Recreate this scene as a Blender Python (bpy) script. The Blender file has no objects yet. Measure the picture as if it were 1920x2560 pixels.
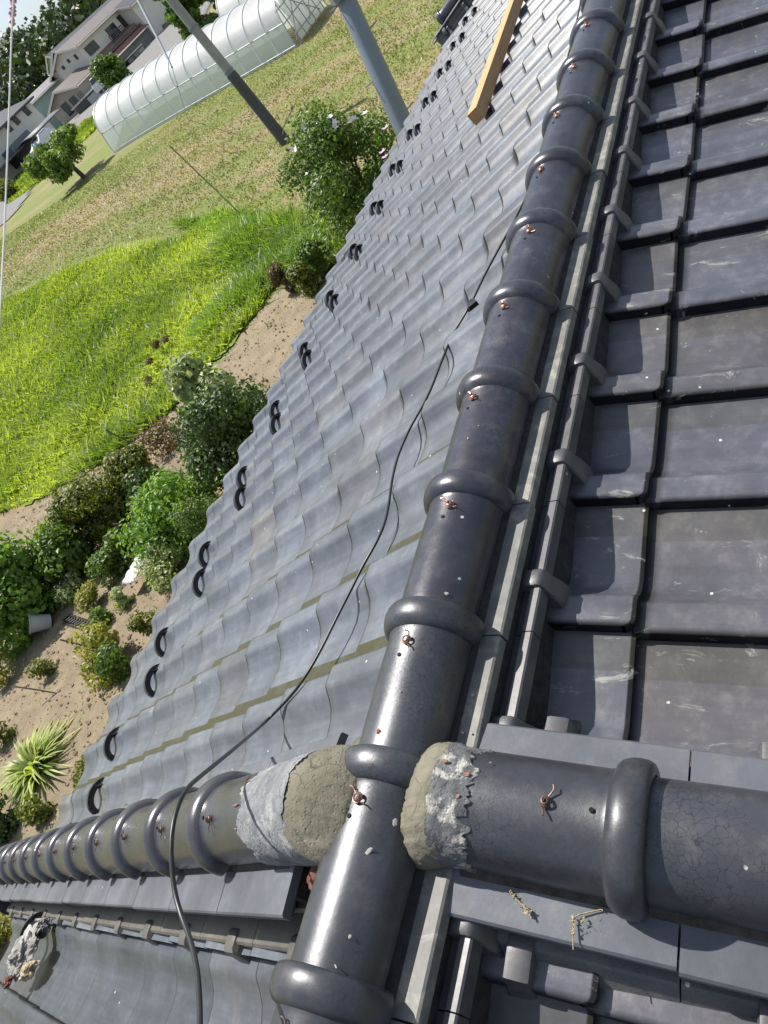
import bpy, bmesh, math, random
import numpy as np
from mathutils import Vector, Matrix, noise
random.seed(4); rng = np.random.default_rng(4)
S = bpy.context.scene
# ---------------------------------------------------------------- camera, light, exposure
F_PX = 1983.45                      # focal length in pixels of the 2560 px high picture
CAM = np.array([-.9201, -.7973, .8524])
R = np.array([[0.273629,-0.745126,-0.608206],[-0.785247,0.192104,-0.588629],[0.555441,0.638657,-0.532543]])   # rows: right, down, forward
cd = bpy.data.cameras.new('camera'); cam = bpy.data.objects.new('camera', cd); S.collection.objects.link(cam)
cd.sensor_fit = 'VERTICAL'; cd.sensor_height = 36; cd.lens = 36 * F_PX / 2560; cd.clip_start = .05; cd.clip_end = 6000
M = Matrix(((R[0][0], -R[1][0], -R[2][0], CAM[0]), (R[0][1], -R[1][1], -R[2][1], CAM[1]), (R[0][2], -R[1][2], -R[2][2], CAM[2]), (0, 0, 0, 1)))
cam.matrix_world = M; S.camera = cam
SUN_EL = math.radians(60.5); SUN = Vector((.41 * math.cos(SUN_EL), .912 * math.cos(SUN_EL), math.sin(SUN_EL))).normalized()
W_ = bpy.data.worlds.new('World'); S.world = W_; W_.use_nodes = True
wn = W_.node_tree; bg = wn.nodes['Background']; sky = wn.nodes.new('ShaderNodeTexSky'); sky.sky_type = 'NISHITA'
sky.sun_disc = False; sky.sun_elevation = SUN_EL; sky.sun_rotation = math.atan2(SUN.x, SUN.y); sky.dust_density = 1.5; sky.ozone_density = 1.2
# soft clouds, mixed into the sky by direction
tc = wn.nodes.new('ShaderNodeTexCoord'); cn = wn.nodes.new('ShaderNodeTexNoise'); cn.inputs['Scale'].default_value = 3.2; cn.inputs['Detail'].default_value = 7
mp = wn.nodes.new('ShaderNodeMapping'); mp.inputs['Scale'].default_value = (1, 1, 2.4); wn.links.new(tc.outputs['Generated'], mp.inputs[0]); wn.links.new(mp.outputs[0], cn.inputs['Vector'])
cr = wn.nodes.new('ShaderNodeValToRGB'); cr.color_ramp.elements[0].position = .44; cr.color_ramp.elements[1].position = .66
cr.color_ramp.elements[0].color = (0, 0, 0, 1); cr.color_ramp.elements[1].color = (.8, .8, .8, 1)
wn.links.new(cn.outputs[0], cr.inputs[0])
mx = wn.nodes.new('ShaderNodeMix'); mx.data_type = 'RGBA'; mx.inputs[7].default_value = (7.5, 8.2, 9.2, 1)
wn.links.new(cr.outputs[0], mx.inputs[0]); wn.links.new(sky.outputs[0], mx.inputs[6]); wn.links.new(mx.outputs[2], bg.inputs[0])
bg.inputs[1].default_value = .082
sl = bpy.data.lights.new('sun', 'SUN'); sl.energy = 5.0; sl.angle = math.radians(.53); sl.color = (1, .95, .87)
so = bpy.data.objects.new('sun', sl); S.collection.objects.link(so); so.rotation_euler = SUN.to_track_quat('Z', 'Y').to_euler()
S.view_settings.view_transform = 'Standard'; S.view_settings.look = 'None'; S.view_settings.exposure = .6; S.view_settings.gamma = 1
S.cycles.max_bounces = 6; S.cycles.diffuse_bounces = 3; S.cycles.glossy_bounces = 3; S.cycles.transparent_max_bounces = 8

# ---------------------------------------------------------------- helpers
def ray(x, y):
    d = (x - 960) * R[0] + (y - 1280) * R[1] + F_PX * R[2]; return d / np.linalg.norm(d)
def hgt(X, Y):
    t = Y - 18; s = .155 * (t + math.sqrt(t * t + 16)) / 2
    t = Y - 36; s -= .11 * (t + math.sqrt(t * t + 25)) / 2
    u = math.hypot(X, Y) - 175; az = math.atan2(Y, X); am = .03 + .085 * min(1, max(0, (az - .64) / .14)); s += am * min(80, (u + math.sqrt(u * u + 900)) / 2 - 1.2)
    return -4.6 + s
def at(x, y, dz=0.):                       # ground point seen in direction (x, y)
    d = ray(x, y); t = 3.
    while t < 400:
        P = CAM + t * d
        if P[2] <= hgt(P[0], P[1]) + dz: return Vector((P[0], P[1], hgt(P[0], P[1])))
        t += .06 if t < 60 else .3
    P = CAM + 200 * d; return Vector((P[0], P[1], hgt(P[0], P[1])))
def yp(x, y, Y):
    d = ray(x, y); return Vector(CAM + (Y - CAM[1]) / d[1] * d)
def xp(x, y, X):
    d = ray(x, y); return Vector(CAM + (X - CAM[0]) / d[0] * d)
def dist(x, y, t): return Vector(CAM + t * ray(x, y))
def far(x, y, t): P = dist(x, y, t); return Vector((P.x, P.y, hgt(P.x, P.y)))
def link(o): S.collection.objects.link(o); return o
def tag(o, label=None, cat=None, group=None, kind=None):
    if label: o['label'] = label
    if cat: o['category'] = cat
    if group: o['group'] = group
    if kind: o['kind'] = kind
    return o
def empty(name, loc=(0, 0, 0)):
    o = bpy.data.objects.new(name, None); o.location = loc; o.empty_display_size = .1; return link(o)
class MB:
    def __init__(s): s.v = []; s.f = []; s.m = []; s.c = []; s.sm = []
    def add(s, vs, fs, mat=0, col=None, smooth=False):
        b = len(s.v); s.v += [tuple(v) for v in vs]; s.f += [tuple(i + b for i in f) for f in fs]; s.m += [mat] * len(fs); s.sm += [smooth] * len(fs)
        s.c += (list(col) if (col is not None and hasattr(col[0], '__len__')) else [col or (1, 1, 1, 1)] * len(vs))
    def box(s, c, d, mat=0, rot=None, col=None):
        hx, hy, hz = d[0] / 2, d[1] / 2, d[2] / 2
        vs = [Vector((x, y, z)) for x in (-hx, hx) for y in (-hy, hy) for z in (-hz, hz)]
        if rot is not None: vs = [rot @ v for v in vs]
        s.add([v + Vector(c) for v in vs], [(0, 1, 3, 2), (4, 6, 7, 5), (0, 4, 5, 1), (2, 3, 7, 6), (0, 2, 6, 4), (1, 5, 7, 3)], mat, col)
    def tube(s, pts, r, n=8, mat=0, cap=True, col=None, taper=None):
        pts = [Vector(p) for p in pts]; L = len(pts); vs = []; prev = None
        for i, p in enumerate(pts):
            d = (pts[min(i + 1, L - 1)] - pts[max(i - 1, 0)]).normalized()
            a = d.orthogonal().normalized() if prev is None else (prev - d * prev.dot(d)).normalized()
            prev = a; b = d.cross(a); rr = (r[i] if hasattr(r, '__len__') else r)
            vs += [p + (a * math.cos(2 * math.pi * k / n) + b * math.sin(2 * math.pi * k / n)) * rr for k in range(n)]
        fs = [(i * n + k, i * n + (k + 1) % n, (i + 1) * n + (k + 1) % n, (i + 1) * n + k) for i in range(L - 1) for k in range(n)]
        if cap: fs += [tuple(range(n))[::-1], tuple((L - 1) * n + k for k in range(n))]
        s.add(vs, fs, mat, col, True)
    def build(s, name, mats, parent=None, loc=None, sharp=math.radians(35), attr=False):
        me = bpy.data.meshes.new(name); me.from_pydata(s.v, [], s.f); me.update()
        mats = mats if isinstance(mats, (list, tuple)) else [mats]
        for m in mats: me.materials.append(m)
        me.polygons.foreach_set('material_index', s.m); me.polygons.foreach_set('use_smooth', s.sm)
        if attr:
            a = me.color_attributes.new('tint', 'FLOAT_COLOR', 'POINT'); a.data.foreach_set('color', np.array(s.c, dtype=np.float32).ravel())
        if any(s.sm) and sharp: me.set_sharp_from_angle(angle=sharp)
        o = link(bpy.data.objects.new(name, me))
        if parent: o.parent = parent
        if loc is not None: o.location = loc
        return o
def child_copy(o, parent):
    c = o.copy(); link(c); c.parent = parent
    for g in o.children: child_copy(g, c)
    return c
def chaikin(pts, n=2):
    pts = [Vector(p) for p in pts]
    for _ in range(n):
        q = [pts[0]]
        for a, b in zip(pts, pts[1:]): q += [a * .75 + b * .25, a * .25 + b * .75]
        pts = q + [pts[-1]]
    return pts
# ---------------------------------------------------------------- materials
class NT:
    def __init__(s, name):
        s.m = bpy.data.materials.new(name); s.m.use_nodes = True; s.t = s.m.node_tree; s.b = s.t.nodes['Principled BSDF']; s.tc = s.t.nodes.new('ShaderNodeTexCoord')
    def n(s, ty, **k):
        x = s.t.nodes.new(ty)
        for a, v in k.items():
            if a.startswith('i_'): x.inputs[a[2:].replace('_', ' ')].default_value = v
            else: setattr(x, a, v)
        return x
    def l(s, a, b): s.t.links.new(a, b)
    def noise(s, scale, detail=4, rough=.6, co=None, mapping=None, dist=0.):
        x = s.n('ShaderNodeTexNoise', i_Scale=scale, i_Detail=detail, i_Roughness=rough, i_Distortion=dist)
        co = co or s.tc.outputs['Object']
        if mapping:
            mpn = s.n('ShaderNodeMapping'); mpn.inputs['Scale'].default_value = mapping; s.l(co, mpn.inputs[0]); co = mpn.outputs[0]
        s.l(co, x.inputs['Vector']); return x.outputs[0]
    def ramp(s, fac, stops, interp='LINEAR'):
        x = s.n('ShaderNodeValToRGB'); e = x.color_ramp.elements; x.color_ramp.interpolation = interp
        while len(e) < len(stops): e.new(.5)
        for k, (p, c) in enumerate(stops):
            e[k].position = p; e[k].color = (c, c, c, 1) if not hasattr(c, '__len__') else (*c[:3], 1)
        s.l(fac, x.inputs[0]); return x.outputs[0]
    def mix(s, f, a, b, mode='MIX'):
        x = s.n('ShaderNodeMix', data_type='RGBA', blend_type=mode)
        for i, v in ((0, f), (6, a), (7, b)):
            if hasattr(v, 'is_linked') or hasattr(v, 'links'): s.l(v, x.inputs[i])
            else: x.inputs[i].default_value = v if i == 0 else (*v[:3], 1)
        return x.outputs[2]
    def math(s, op, a, b=0.):
        x = s.n('ShaderNodeMath', operation=op)
        for i, v in ((0, a), (1, b)):
            if hasattr(v, 'links'): s.l(v, x.inputs[i])
            else: x.inputs[i].default_value = v
        return x.outputs[0]
    def bump(s, hgt_, strength=.3, dist=.01):
        x = s.n('ShaderNodeBump', i_Strength=strength, i_Distance=dist); s.l(hgt_, x.inputs['Height']); s.l(x.outputs[0], s.b.inputs['Normal'])
    def base(s, c):
        if hasattr(c, 'links'): s.l(c, s.b.inputs['Base Color'])
        else: s.b.inputs['Base Color'].default_value = (*c, 1)
    def rough(s, c):
        if hasattr(c, 'links'): s.l(c, s.b.inputs['Roughness'])
        else: s.b.inputs['Roughness'].default_value = c
def simple(name, col, rough=.6, var=.15, scale=6, metal=0., bump=0., spec=None):
    k = NT(name); f = k.noise(scale, 5)
    lo = tuple(c * (1 - var) for c in col); hi = tuple(min(1, c * (1 + var)) for c in col)
    k.base(k.ramp(f, [(.3, lo), (.7, hi)])); k.rough(rough); k.b.inputs['Metallic'].default_value = metal
    if bump: k.bump(f, bump, .02)
    if spec is not None: k.b.inputs['Specular IOR Level'].default_value = spec
    return k.m
def tile_mat(name, col, rough=(.3, .5), streaks=(.69, .72, .55), run=0., crackle=0., dust=.3, dustcol=(.22, .22, .2), moss=False, tint=False, specks=True, metal=.25, spec=.6):
    k = NT(name); pos = k.n('ShaderNodeNewGeometry').outputs['Position']
    big = k.noise(5, 6, .65, co=pos); mid = k.noise(28, 6, .7, co=pos); fine = k.noise(160, 4, .6, co=pos)
    base = k.mix(k.ramp(big, [(.35, 0.), (.7, 1.)]), tuple(c * .72 for c in col), tuple(c * 1.25 for c in col))
    warm = k.ramp(k.noise(9, 5, .6, co=pos, dist=.6), [(.5, 0.), (.72, .5)])
    base = k.mix(warm, base, (col[0] * 1.22, col[1] * 1.05, col[2] * .98))
    dm = k.math('MULTIPLY', k.ramp(mid, [(.48, 0.), (.72, 1.)]), k.ramp(big, [(.4, .2), (.65, 1.)]))
    base = k.mix(k.math('MULTIPLY', dm, dust), base, dustcol)
    if run:
        rn = k.noise(1., 6, .7, co=pos, mapping=(38, 2.2, 4)); base = k.mix(k.ramp(rn, [(.3, 0.), (.7, 1.)]), k.mix(1., base, (1 - run,) * 3, 'MULTIPLY'), k.mix(1., base, (1 + run,) * 3, 'MULTIPLY'))
    if tint:
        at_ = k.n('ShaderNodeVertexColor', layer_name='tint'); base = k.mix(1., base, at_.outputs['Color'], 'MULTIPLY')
        if moss:
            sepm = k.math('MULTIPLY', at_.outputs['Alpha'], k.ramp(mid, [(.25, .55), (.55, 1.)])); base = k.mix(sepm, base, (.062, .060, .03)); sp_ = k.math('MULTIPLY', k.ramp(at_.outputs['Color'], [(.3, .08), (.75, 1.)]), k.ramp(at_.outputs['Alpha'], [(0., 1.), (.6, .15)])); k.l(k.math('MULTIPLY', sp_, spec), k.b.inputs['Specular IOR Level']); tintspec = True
    if specks:
        v = k.n('ShaderNodeTexVoronoi', i_Scale=24.); k.l(pos, v.inputs['Vector'])
        dd = k.math('ADD', v.outputs['Distance'], k.math('MULTIPLY', fine, .12))
        sp = k.ramp(dd, [(.115, 1.), (.135, 0.)]); v2 = k.n('ShaderNodeTexVoronoi', i_Scale=24.); k.l(pos, v2.inputs['Vector'])
        sel = k.ramp(k.math('FRACT', k.math('MULTIPLY', v2.outputs['Color'], 7.3)), [(.72, 0.), (.73, 1.)])
        st = k.noise(14, 8, .75, co=pos, mapping=(1.6, .7, 1.), dist=1.2); streak = k.ramp(st, [(streaks[0], 0.), (streaks[1], streaks[2])])
        base = k.mix(k.math('MULTIPLY', sp, sel), base, (.5, .5, .46)); base = k.mix(streak, base, (.3, .3, .27))
    rr = k.math('ADD', k.math('MULTIPLY', mid, rough[1] - rough[0]), rough[0])
    hh = k.math('ADD', k.math('MULTIPLY', big, .9), k.math('ADD', k.math('MULTIPLY', mid, .13), k.math('MULTIPLY', fine, .07)))
    if crackle:
        v = k.n('ShaderNodeTexVoronoi', feature='DISTANCE_TO_EDGE', i_Scale=105.)
        nz = k.n('ShaderNodeTexNoise', i_Scale=60., i_Detail=2.); k.l(pos, nz.inputs['Vector']); ad = k.mix(.012, pos, nz.outputs['Color'], 'ADD'); k.l(ad, v.inputs['Vector'])
        cr_ = k.ramp(v.outputs['Distance'], [(.0, 1.), (.05, 0.)]); reg = k.ramp(k.noise(6, 3, co=pos), [(.42, 0.), (.6, 1.)])
        cm = k.math('MULTIPLY', k.math('MULTIPLY', cr_, reg), crackle); base = k.mix(cm, base, tuple(c * .35 for c in col)); hh = k.math('SUBTRACT', hh, k.math('MULTIPLY', cm, .06))
    k.base(base); k.rough(rr); k.bump(hh, .35, .003); k.b.inputs['Metallic'].default_value = metal
    if not (tint and moss): k.b.inputs['Specular IOR Level'].default_value = spec
    return k.m
TILE = tile_mat('glazed_tile', (.10, .114, .138), (.29, .47), dust=.4, run=.22, tint=True, moss=True, metal=.0, spec=.5, dustcol=(.25, .26, .26))
TILE_R = tile_mat('glazed_tile_worn_shaded', (.074, .079, .099), (.22, .44), dust=.55, run=.14, streaks=(.60, .68, .8), metal=0., tint=True, moss=True, dustcol=(.2, .205, .22))  # same tiles as the other slope; its weaker sheen put into a darker colour
CAP = tile_mat('ridge_cap_glaze', (.045, .046, .062), (.18, .42), crackle=.8, dust=.5, dustcol=(.17, .165, .155), run=.1)
CAPM = tile_mat('ridge_cap_matt', (.06, .064, .075), (.3, .45), crackle=.8, dust=.45, dustcol=(.17, .165, .155), metal=.4)
CAPL = tile_mat('ridge_cap_clean', (.095, .095, .105), (.2, .36), dust=.15, metal=.5)
NOSHI = tile_mat('flat_tile_lichen', (.125, .128, .122), (.5, .75), dust=1., streaks=(.62, .7, .5), dustcol=(.40, .385, .29), metal=0.)
NOSHI2 = tile_mat('flat_tile_clean', (.095, .105, .125), (.42, .6), dust=.4, metal=.1)
MENDO = tile_mat('joint_tile', (.09, .09, .098), (.35, .6), crackle=.5, dust=.6, dustcol=(.2, .19, .16))
MENDO_B = tile_mat('joint_tile_brown', (.12, .112, .10), (.35, .6), dust=.6, dustcol=(.2, .18, .14))
DARK = simple('dark_clay_side', (.012, .012, .013), .7)
CLAY = simple('broken_red_clay', (.16, .06, .035), .85, .5, 60, bump=.4)
def mortar_mat(name, a, b, sc=60, bs=.9, pale=None):
    k = NT(name); f = k.noise(sc, 8, .75); g = k.noise(sc * .25, 5, .6); v = k.n('ShaderNodeTexVoronoi', i_Scale=sc * 2.2); k.l(k.tc.outputs['Object'], v.inputs['Vector'])
    c = k.mix(k.ramp(g, [(.35, 0.), (.65, 1.)]), a, b); c = k.mix(k.ramp(f, [(.3, .5), (.46, 0.)]), c, tuple(x * .35 for x in a)); vc = k.n('ShaderNodeTexVoronoi', feature='DISTANCE_TO_EDGE', i_Scale=sc * .28); nzc = k.n('ShaderNodeTexNoise', i_Scale=sc * .5); k.l(k.tc.outputs['Object'], nzc.inputs['Vector']); k.l(k.mix(.02, k.tc.outputs['Object'], nzc.outputs['Color'], 'ADD'), vc.inputs['Vector']); ck = k.math('MULTIPLY', k.ramp(vc.outputs['Distance'], [(0., 1.), (.02, 0.)]), k.ramp(g, [(.5, 0.), (.6, .8)])); c = k.mix(ck, c, tuple(x * .25 for x in a))
    if pale: c = k.mix(k.ramp(k.noise(sc * .4, 6, .7), [(.52, 0.), (.62, 1.)]), c, pale)
    pits = k.ramp(v.outputs['Distance'], [(.1, 0.), (.3, 1.)]); k.base(c); k.rough(.9)
    k.bump(k.math('ADD', k.math('MULTIPLY', f, 1.), k.math('MULTIPLY', pits, .25)), bs, .004); return k.m
MORTAR = mortar_mat('fresh_mortar', (.125, .115, .083), (.19, .175, .13)); OLD = mortar_mat('old_plaster', (.12, .125, .14), (.25, .255, .27), 60, 1.2, (.36, .36, .35))
OLD2 = mortar_mat('dirty_plaster', (.07, .075, .085), (.16, .165, .17), 70, 1., (.5, .48, .43))
COPPER = simple('copper_wire', (.3, .16, .12), .4, .3, 200, metal=.7); OLDWIRE = simple('oxidised_wire', (.12, .075, .065), .5, .3, 200, metal=.6)
RUBBER = simple('black_cable', (.016, .018, .018), .38, .2, 40)
def wood():
    k = NT('sawn_timber'); f = k.noise(14, 6, .6, mapping=(.35, 9, 9)); k.base(k.ramp(f, [(.3, (.34, .19, .08)), (.55, (.5, .3, .14)), (.75, (.42, .24, .1))])); k.rough(.7); k.bump(f, .2, .002); return k.m
WOOD = wood()
def leafmat(name, a, b, c=None, rough=.5, trans=.35):
    k = NT(name); oi = k.n('ShaderNodeVertexColor', layer_name='tint'); 
    col = k.mix(oi.outputs['Alpha'], a, b)
    if c: col = k.mix(k.ramp(k.noise(.9, 3), [(.5, 0.), (.68, 1.)]), col, c)
    k.base(col); k.rough(rough); out = k.t.nodes['Material Output']; tr = k.n('ShaderNodeBsdfTranslucent'); k.l(k.mix(1., col, (1.5, 1.6, .6), 'MULTIPLY'), tr.inputs[0])
    ms = k.n('ShaderNodeMixShader'); ms.inputs[0].default_value = trans; k.l(k.b.outputs[0], ms.inputs[1]); k.l(tr.outputs[0], ms.inputs[2]); k.l(ms.outputs[0], out.inputs[0]); return k.m
BARK = simple('bark', (.09, .07, .05), .9, .4, 20, bump=.5)
def flat(name, col, rough=.6, **k): return simple(name, col, rough, .06, 3, **k)
WHITE = flat('white_render', (.66, .63, .56)); BEIGE = flat('beige_render', (.36, .33, .28)); DWIN = flat('dark_window', (.02, .03, .032), .12); DMETAL = flat('dark_metal', (.03, .03, .032), .4)
CONC = simple('weathered_concrete', (.3, .3, .29), .85, .15, 3); STEEL = simple('galvanised_steel', (.2, .24, .27), .5, .1, 2, metal=.3)
# ================================================================ THE ROOF
W = .265; A = .3281; CA, SA, TA = math.cos(A), math.sin(A), math.tan(A); CE = .2415; D0 = .433
ZL, ZR = -.089, -.131
PROF = [(0, .036), (.004, .0395), (.010, .0405), (.030, .0410), (.047, .0400), (.053, .0385), (.060, .0335), (.074, .0215), (.090, .011), (.112, .003), (.140, 0), (.175, .001), (.1995, .003), (.2025, .0032), (.215, .004), (.245, .008), (.265, .010), (.292, .011)]
house = empty('tiled_roof_house', (0, 0, -4.6)); tag(house, 'house in the foreground under the camera, roof of glazed dark pantiles', 'house')
def HP(o): o.parent = house; o.matrix_parent_inverse = Matrix.Translation((0, 0, 4.6)); return o
def slope_pt(side, x, d, hh):
    zb = ZL if side > 0 else ZR
    return Vector((x, side * (d * CA + hh * SA), zb - d * SA + hh * CA))
SP = slope_pt
def tile(mb, side, xe, d_butt, expo, tint, jd, jr, moss):
    # one pantile: xe = x of the free edge, running down the slope to d_butt
    PROF = PROF_L if side > 0 else PROF_R; TH = .016; low = .05 if side > 0 and xe < -.78 else 0
    def slope_pt(sd, x_, d_, h_): return SP(sd, x_, d_, h_ - low)
    rows = [-.035, 0, .05, .085, .3, .62, .88, .95, .966, .976, 1.]
    n = len(PROF); vs = []; cs = []
    for ri, s in enumerate(rows):
        for k, (t, hp) in enumerate(PROF):
            rc = .013
            back = rc - math.sqrt(max(0, rc * rc - (rc - t) ** 2)) if t < rc and s > .9 else 0
            d = d_butt - expo * (1 - s) - back * (1 if s > .96 else .3) + jd + jr * (t - .13)
            drop = .0022 if s == 1. else 0
            hh = hp + .0175 * max(s, -.02) - drop + jd * .35
            vs.append(slope_pt(side, xe - side * t, d, hh))
            mo = moss * max(0, min(1, (t - .1995) / .003)) if t > .2 else 0
            if s > .93 or s < .06: mo = max(mo, moss * .25)
            g_ = .3 if s < .04 else (.62 if s < .06 else (.2 if s > .974 or t < .001 else (.6 if t < .005 else 1.)))  # dark butt and edge rows: joint dirt plus the gap's shadow line, painted
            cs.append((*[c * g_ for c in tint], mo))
    b = len(rows)
    for k, (t, hp) in enumerate(PROF):       # butt face
        rc = .013; back = rc - math.sqrt(max(0, rc * rc - (rc - t) ** 2)) if t < rc else 0
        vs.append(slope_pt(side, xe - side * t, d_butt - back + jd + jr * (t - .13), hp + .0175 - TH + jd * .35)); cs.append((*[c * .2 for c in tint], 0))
    fs = []
    for r in range(b):
        for k in range(n - 1):
            f = (r * n + k, r * n + k + 1, (r + 1) * n + k + 1, (r + 1) * n + k)
            fs.append(f if side > 0 else f[::-1])
    base = len(vs)                            # free side face
    for r in range(b):
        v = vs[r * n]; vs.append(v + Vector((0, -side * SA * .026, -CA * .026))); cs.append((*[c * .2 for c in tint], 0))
    for r in range(b - 1):
        f = (r * n, (r + 1) * n, base + r + 1, base + r); fs.append(f if side > 0 else f[::-1])
    f = ((b - 1) * n, b * n, base + b - 1); fs.append(f if side > 0 else f[::-1])
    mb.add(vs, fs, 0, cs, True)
PROF_L = PROF
PROF_R = [(0, .041), (.004, .0445), (.010, .046), (.030, .0475), (.049, .0462), (.055, .044), (.061, .037), (.074, .021), (.090, .008), (.112, 0.), (.140, .0015), (.175, .006), (.1995, .0098), (.2025, .0103), (.215, .0125), (.245, .0165), (.265, .019), (.292, .021)]
def field(side, name, i0, i1, j0, j1, mat, xoff, doff, cond, name_label=None):
    mb = MB()
    for i in range(i0, i1):
        for j in range(j0, j1):
            if not cond(i, j): continue
            b = random.gauss(1, .07); w = max(0, random.gauss(0, .06)) + (.12 if random.random() < .05 else 0)
            b *= .62 if (side > 0 and i < -2) else 1; tint = (b * (1 + w), b * (1 + w * .35), b * (1 - w * .35))  # nearest left columns darkened: dirt film, and weaker sheen put into the tint
            last = .06 if j == j1 - 1 else 0
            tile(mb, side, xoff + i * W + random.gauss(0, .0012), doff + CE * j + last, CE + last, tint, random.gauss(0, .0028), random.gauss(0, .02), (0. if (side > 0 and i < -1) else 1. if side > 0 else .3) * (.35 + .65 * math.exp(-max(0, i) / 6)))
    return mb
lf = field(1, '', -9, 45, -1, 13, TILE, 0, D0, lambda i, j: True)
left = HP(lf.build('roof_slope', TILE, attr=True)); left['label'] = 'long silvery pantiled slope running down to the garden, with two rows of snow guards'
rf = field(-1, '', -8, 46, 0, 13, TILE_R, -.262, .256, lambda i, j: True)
right = HP(rf.build('roof_slope', TILE_R, attr=True)); right['label'] = 'worn pantiled slope, coloured darker for its weaker sheen, on the other side of the main ridge'
def PC(o, par):                              # parent to a part that sits at the world origin
    o.parent = par; return o
# boards under the tiles, walls of the house
for side, zb in ((1, ZL), (-1, ZR)):
    mb = MB(); x0, x1 = -2.6, 11.9
    top = [slope_pt(side, x, d, -.062) for x, d in ((x0, -.02), (x1, -.02), (x1, 3.52), (x0, 3.52))]; bot = [v - Vector((0, 0, .04)) for v in top]
    mb.add(top + bot, [(0, 1, 2, 3), (7, 6, 5, 4), (0, 4, 5, 1), (1, 5, 6, 2), (2, 6, 7, 3), (3, 7, 4, 0)]); HP(mb.build('roof_board', simple('roof_board_wood', (.06, .05, .04), .9)))
mb = MB(); mb.box((4.6, 0, -3.15), (13.4, 5.2, 2.9)); HP(mb.build('wall', simple('plaster_wall', (.45, .42, .36), .9)))
# snow guards: an arch standing on a tile, with a hood running into the tile behind it
gm = MB(); N_ = 18; vs = []; 
def gp(u, dd, hh): return Vector((u, dd * CA + hh * SA, -dd * SA + hh * CA))
for k in range(N_ + 1):
    th = math.pi * k / N_; c, s_ = math.cos(th), math.sin(th)
    a_ = s_ ** .85; vs += [gp(-.080 * c, .012, .074 * a_), gp(-.055 * c, .012, .048 * a_), gp(-.055 * c, -.010, .048 * a_), gp(-.079 * c, -.012, .073 * a_)]
fs = [(4 * k + a, 4 * k + (a + 1) % 4, 4 * k + 4 + (a + 1) % 4, 4 * k + 4 + a) for k in range(N_) for a in range(4)]
gm.add(vs, fs, 0, (1, 1, 1, 0), True)
gm.add([gp(.020, -.008, .071), gp(.079, -.008, .004), gp(.060, -.075, .002), gp(.050, .0, .050), gp(.035, -.03, .035)], [(0, 1, 2), (0, 2, 4), (0, 4, 3), (3, 4, 2), (3, 2, 1)], 0, None, True)
guard = gm.build('snow_guard', simple('guard_glaze', (.035, .037, .042), .3, metal=.3)); PC(guard, left)
def put_guard(o, i, j):
    d = D0 + CE * j - .085; x = (i - .27) * W; p = slope_pt(1, x, d, .008); o.location = p; o.rotation_euler = (0, 0, random.gauss(0, .02))
    # follows the cross fall of the pan
    o.rotation_euler = (0, -.12 + random.gauss(0, .02), random.gauss(0, .03))
first = True
for i in range(-3, 30):
    j = 10.1 if i % 2 == 0 else 9.1
    o = guard if first else PC(guard.copy(), left)
    if not first: link(o)
    first = False; put_guard(o, i, round(j) + 0); o['group'] = 'snow guards along the lower left slope'
# ---------------------------------------------------------------- ridge caps
def cap_mesh(mat_a, L=.265, r=.0700, ring=.0865):
    # runs along local +x: ring at x = 0, body towards -x
    prof = [(.026, r * 1.0), (.0265, ring - .009), (.0240, ring - .0045), (.0175, ring - .001), (.008, ring), (-.003, ring - .0008), (-.012, ring - .0042), (-.0180, ring - .0095), (-.0205, r + .0015), (-.026, r), (-.10, r), (-.18, r - .0008), (-L - .01, r - .0025), (-L - .01, r - .012)]
    n = 40; vs = []; lim = math.radians(97)
    for k in range(n + 1):
        th = -lim + 2 * lim * k / n
        for (x, rr) in prof:
            lx = x; rr += .0007 * noise.noise(Vector((x * 14, th * 1.6, 3))) + .0005 * noise.noise(Vector((x * 50, th * 4, 8)))
            vs.append((lx + .0012 * noise.noise(Vector((th * 2, 5, rr * 9))), rr * math.sin(th), rr * math.cos(th)))
    P = len(prof); fs = [(k * P + a, (k + 1) * P + a, (k + 1) * P + a + 1, k * P + a + 1) for k in range(n) for a in range(P - 1)]
    mb = MB(); mb.add(vs, fs, 0, None, True)
    for s_ in (0, n):                      # rounded bottom ends of the ring
        idx = [s_ * P + a for a in range(9)]; c = [vs[i] for i in idx]
        f = tuple(range(9)); mb.add(c, [f if s_ else f[::-1]], 0, None)
    return mb
def wire_mb(r0=.008, seedv=0, tail=True):
    g = random.Random(seedv); mb = MB(); pts = []
    turns = 3.1
    for k in range(46):
        a = k / 45 * turns * 2 * math.pi; rr = r0 * (1 - .62 * k / 45); pts.append((rr * math.cos(a), rr * math.sin(a), .0018 + .006 * k / 45))
    mb.tube(pts, .00115, 5)
    p0 = Vector(pts[0]); a0 = g.uniform(-.6, .6)
    mb.tube(chaikin([p0, p0 + Vector((.006, .006 * a0, .001)), p0 + Vector((.011, .010 * a0, .003)), p0 + Vector((.015, .012 * a0 + .004, .002))]), .00115, 5)
    mb.tube(chaikin([Vector((-r0, 0, .001)), Vector((-r0 - .004, -.004, .003)), Vector((-r0 - .009, -.004 + a0 * .01, .005))]), .00115, 5)
    return mb
hole_mb = lambda: (lambda m: (m.tube([(0, 0, -.004), (0, 0, .0008)], .0032, 10), m)[1])(MB())
HOLE = simple('hole_dark', (.004, .004, .004), .9)
def frame(axis, up): # matrix: local x = axis, z = up
    x = Vector(axis).normalized(); z = (Vector(up) - x * Vector(up).dot(x)).normalized(); y = z.cross(x)
    return Matrix((x, y, z)).transposed().to_4x4()
cap_me = {}
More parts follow.
